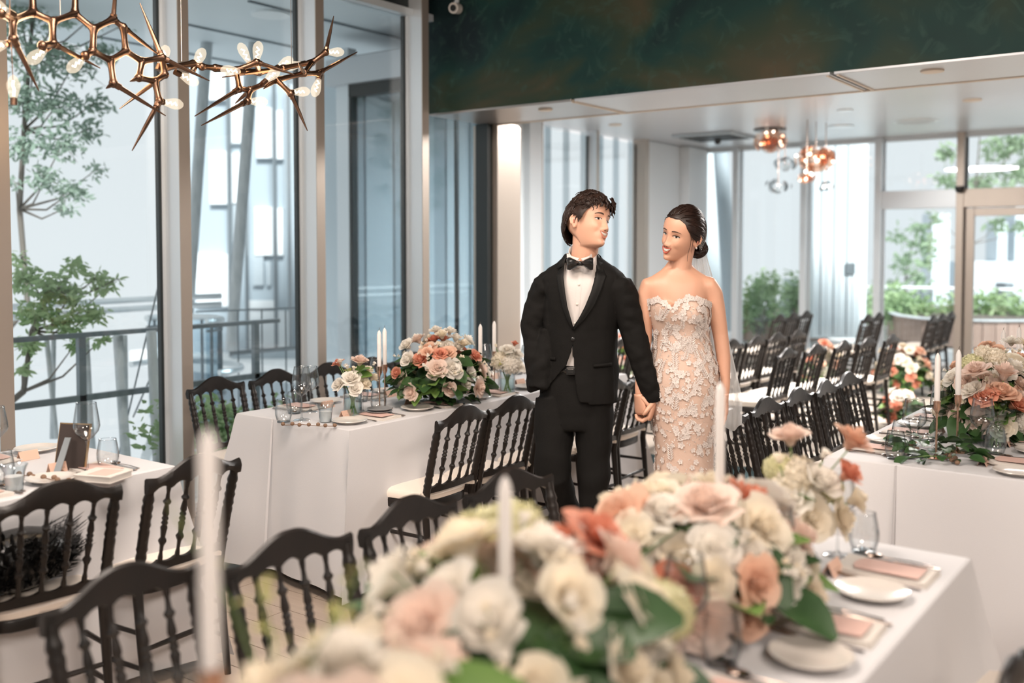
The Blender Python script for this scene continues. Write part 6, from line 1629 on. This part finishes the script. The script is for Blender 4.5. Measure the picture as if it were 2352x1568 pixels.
rows = []; n = 120; mz = 70
for i in range(n):
    a = 2 * pi * i / n; zt = gtop(a); rows.append([gown_pt(a, zt + (.02 - zt) * (j / (mz - 1))) for j in range(mz)])
gw = MB().grid(rows, closed_u=True, flip=True).build('gown', M_dress, bride); thick(gw, .003)
# lace flowers and leaves sewn on the gown: each its own small piece
def flower_mesh(name, k=5, r=.016, lift=.25):
    mb = MB()
    for e in range(k):
        a = 2 * pi * e / k; c, s = cos(a), sin(a); w = .46 * r
        P = [(0, 0, .001), (c * r * .5 - s * w, s * r * .5 + c * w, r * lift * .5), (c * r * .95 - s * w * .6, s * r * .95 + c * w * .6, r * lift), (c * r * 1.05, s * r * 1.05, r * lift * .7), (c * r * .95 + s * w * .6, s * r * .95 - c * w * .6, r * lift), (c * r * .5 + s * w, s * r * .5 - c * w, r * lift * .5)]
        mb.add(P, [(0, 5, 4, 3), (0, 3, 2, 1)])
    mb.ball((0, 0, .002), (.0025, .0025, .0025), 6, 4)
    me = mb.mesh(name); me.materials.append(M_lace); return me
def leafy_mesh(name, L=.045):
    mb = MB(); mb.tube([(0, -L / 2, .001), (0.002, 0, .0015), (0, L / 2, .001)], .0011, 4)
    for e in range(7):
        y = -L / 2 + L * (e + .6) / 7
        for s in (-1, 1): mb.add([(0, y, .0012), (s * .005, y + .002, .003), (s * .011, y + .010, .002), (s * .004, y + .008, .003)], [(0, 1, 2, 3)])
    me = mb.mesh(name); me.materials.append(M_lace); return me
LM = [flower_mesh('lace_flower', 5, .0125), flower_mesh('lace_flower', 5, .009, .4), flower_mesh('lace_flower', 6, .0145, .2)]; LV = leafy_mesh('lace_leaf')
rg = random.Random(31); pl_ = []; cnt = 0; small = MB()
def place_on(me, a, z, sc, off=.005, rot=None, nm=None):
    p = gown_pt(a, z, off); u = (gown_pt(a + .02, z, off) - p).normalized(); w = (gown_pt(a, z + .004, off) - p).normalized(); nn = u.cross(w).normalized(); w = nn.cross(u)
    R = Matrix((u, w, nn)).transposed(); r_ = Matrix.Rotation(rg.random() * 6.28 if rot is None else rot, 3, 'Z')
    M4 = Matrix.Translation(p) @ (R @ r_).to_4x4() @ Matrix.Scale(sc, 4)
    return M4
def sew(me, nm, a, z, sc, off=.005, rot=None):
    o = bpy.data.objects.new(nm, me); COL.objects.link(o); o.parent = gw; o.matrix_local = place_on(me, a, z, sc, off, rot)
tries = 0
while cnt < 235 and tries < 5000:
    tries += 1; a = rg.uniform(-1.75, 1.75); z = .62 + .72 * rg.random()
    dens = interp([(.62, .15), (.78, .35), (.88, .9), (1.06, 1.), (1.12, .5), (1.2, .35), (1.28, .7), (1.34, 1)], z)[0]
    if rg.random() > dens or z > gtop(a) - .012: continue
    p = gown_pt(a, z)
    if any((p - q).length < .0155 for q in pl_): continue
    pl_.append(p); cnt += 1; sew(LM[rg.randrange(3)], 'lace_flower', a, z, rg.uniform(.85, 1.25), .006)
for i in range(46):
    a = -1.6 + 3.2 * i / 45 + rg.uniform(-.02, .02); sew(LM[rg.randrange(3)], 'lace_flower', a, gtop(a) - .004 + rg.uniform(-.004, .006), rg.uniform(.75, 1.1), .007)
for i in range(70):
    a = rg.uniform(-1.6, 1.6); z = rg.uniform(1.05, 1.29) if i < 44 else rg.uniform(.70, 1.02)
    if z < gtop(a) - .03: sew(LV, 'lace_leaf', a, z, rg.uniform(.9, 1.6), .0045, rg.uniform(-.9, .9))
for i in range(2600):   # fine tulle petals between them
    a = rg.uniform(-pi, pi); z = .45 + .88 * rg.random()
    dens = interp([(.45, .12), (.75, .3), (.86, .85), (1.06, 1.), (1.14, .45), (1.25, .4), (1.34, .9)], z)[0]
    if rg.random() > dens or z > gtop(a) - .004: continue
    M4 = place_on(None, a, z, rg.uniform(.7, 1.3), .004); s = .006; small.add([M4 @ Vector(q) for q in ((-s * .35, 0, 0), (0, -s, .001), (s * .35, 0, .0015), (0, s, .004))], [(0, 1, 2, 3)])
small.build('beading', M_lace, gw, False, kind='stuff')
MB().tube([gown_pt(2 * pi * i / 60, gtop(2 * pi * i / 60), .002) for i in range(61)], .003, 6).build('neckline_edge', M_lace, gw)
# veil
M_veil = bpy.data.materials.new('sheer_veil_tulle'); M_veil.use_nodes = True; nt = M_veil.node_tree
for n_ in list(nt.nodes): nt.nodes.remove(n_)
o_ = nt.nodes.new('ShaderNodeOutputMaterial'); tb_ = nt.nodes.new('ShaderNodeBsdfTransparent'); db = nt.nodes.new('ShaderNodeBsdfDiffuse'); tl = nt.nodes.new('ShaderNodeBsdfTranslucent')
db.inputs[0].default_value = (.86, .84, .82, 1); tl.inputs[0].default_value = (.86, .84, .82, 1); m1 = nt.nodes.new('ShaderNodeMixShader'); m2 = nt.nodes.new('ShaderNodeMixShader'); m1.inputs[0].default_value = .5
lw = nt.nodes.new('ShaderNodeLayerWeight'); lw.inputs[0].default_value = .35; mr = nt.nodes.new('ShaderNodeMapRange'); mr.inputs['To Min'].default_value = .50; mr.inputs['To Max'].default_value = .95
nt.links.new(lw.outputs['Facing'], mr.inputs['Value']); nt.links.new(mr.outputs[0], m2.inputs[0]); nt.links.new(db.outputs[0], m1.inputs[1]); nt.links.new(tl.outputs[0], m1.inputs[2])
nt.links.new(tb_.outputs[0], m2.inputs[1]); nt.links.new(m1.outputs[0], m2.inputs[2]); nt.links.new(m2.outputs[0], o_.inputs[0])
g = []; nv = 40; nu = 44; top = HB @ Vector((.005, .112, -.015))
for i in range(nu + 1):
    u = i / nu; row = []
    for j in range(nv + 1):
        v = j / nv; z = top.z - v * (top.z - .80 + .10 * sin(u * 7) * 0)
        wl = -.02 - .10 * v ** .7 + .0; wr = .018 + .205 * min(1, v * 1.15) ** .85
        x = top.x + wl * (1 - u) + (wr + .0) * u; y = top.y + .030 + .05 * v + (.010 + .022 * v) * sin(u * 26 + v * 1.5) * min(1, v * 4 + .15) + .03 * (u - .5) ** 2
        row.append((x, y, z - .03 * sin(u * 9) * (v > .9)))
    g.append(row)
MB().grid(g).build('veil', M_veil, bride)
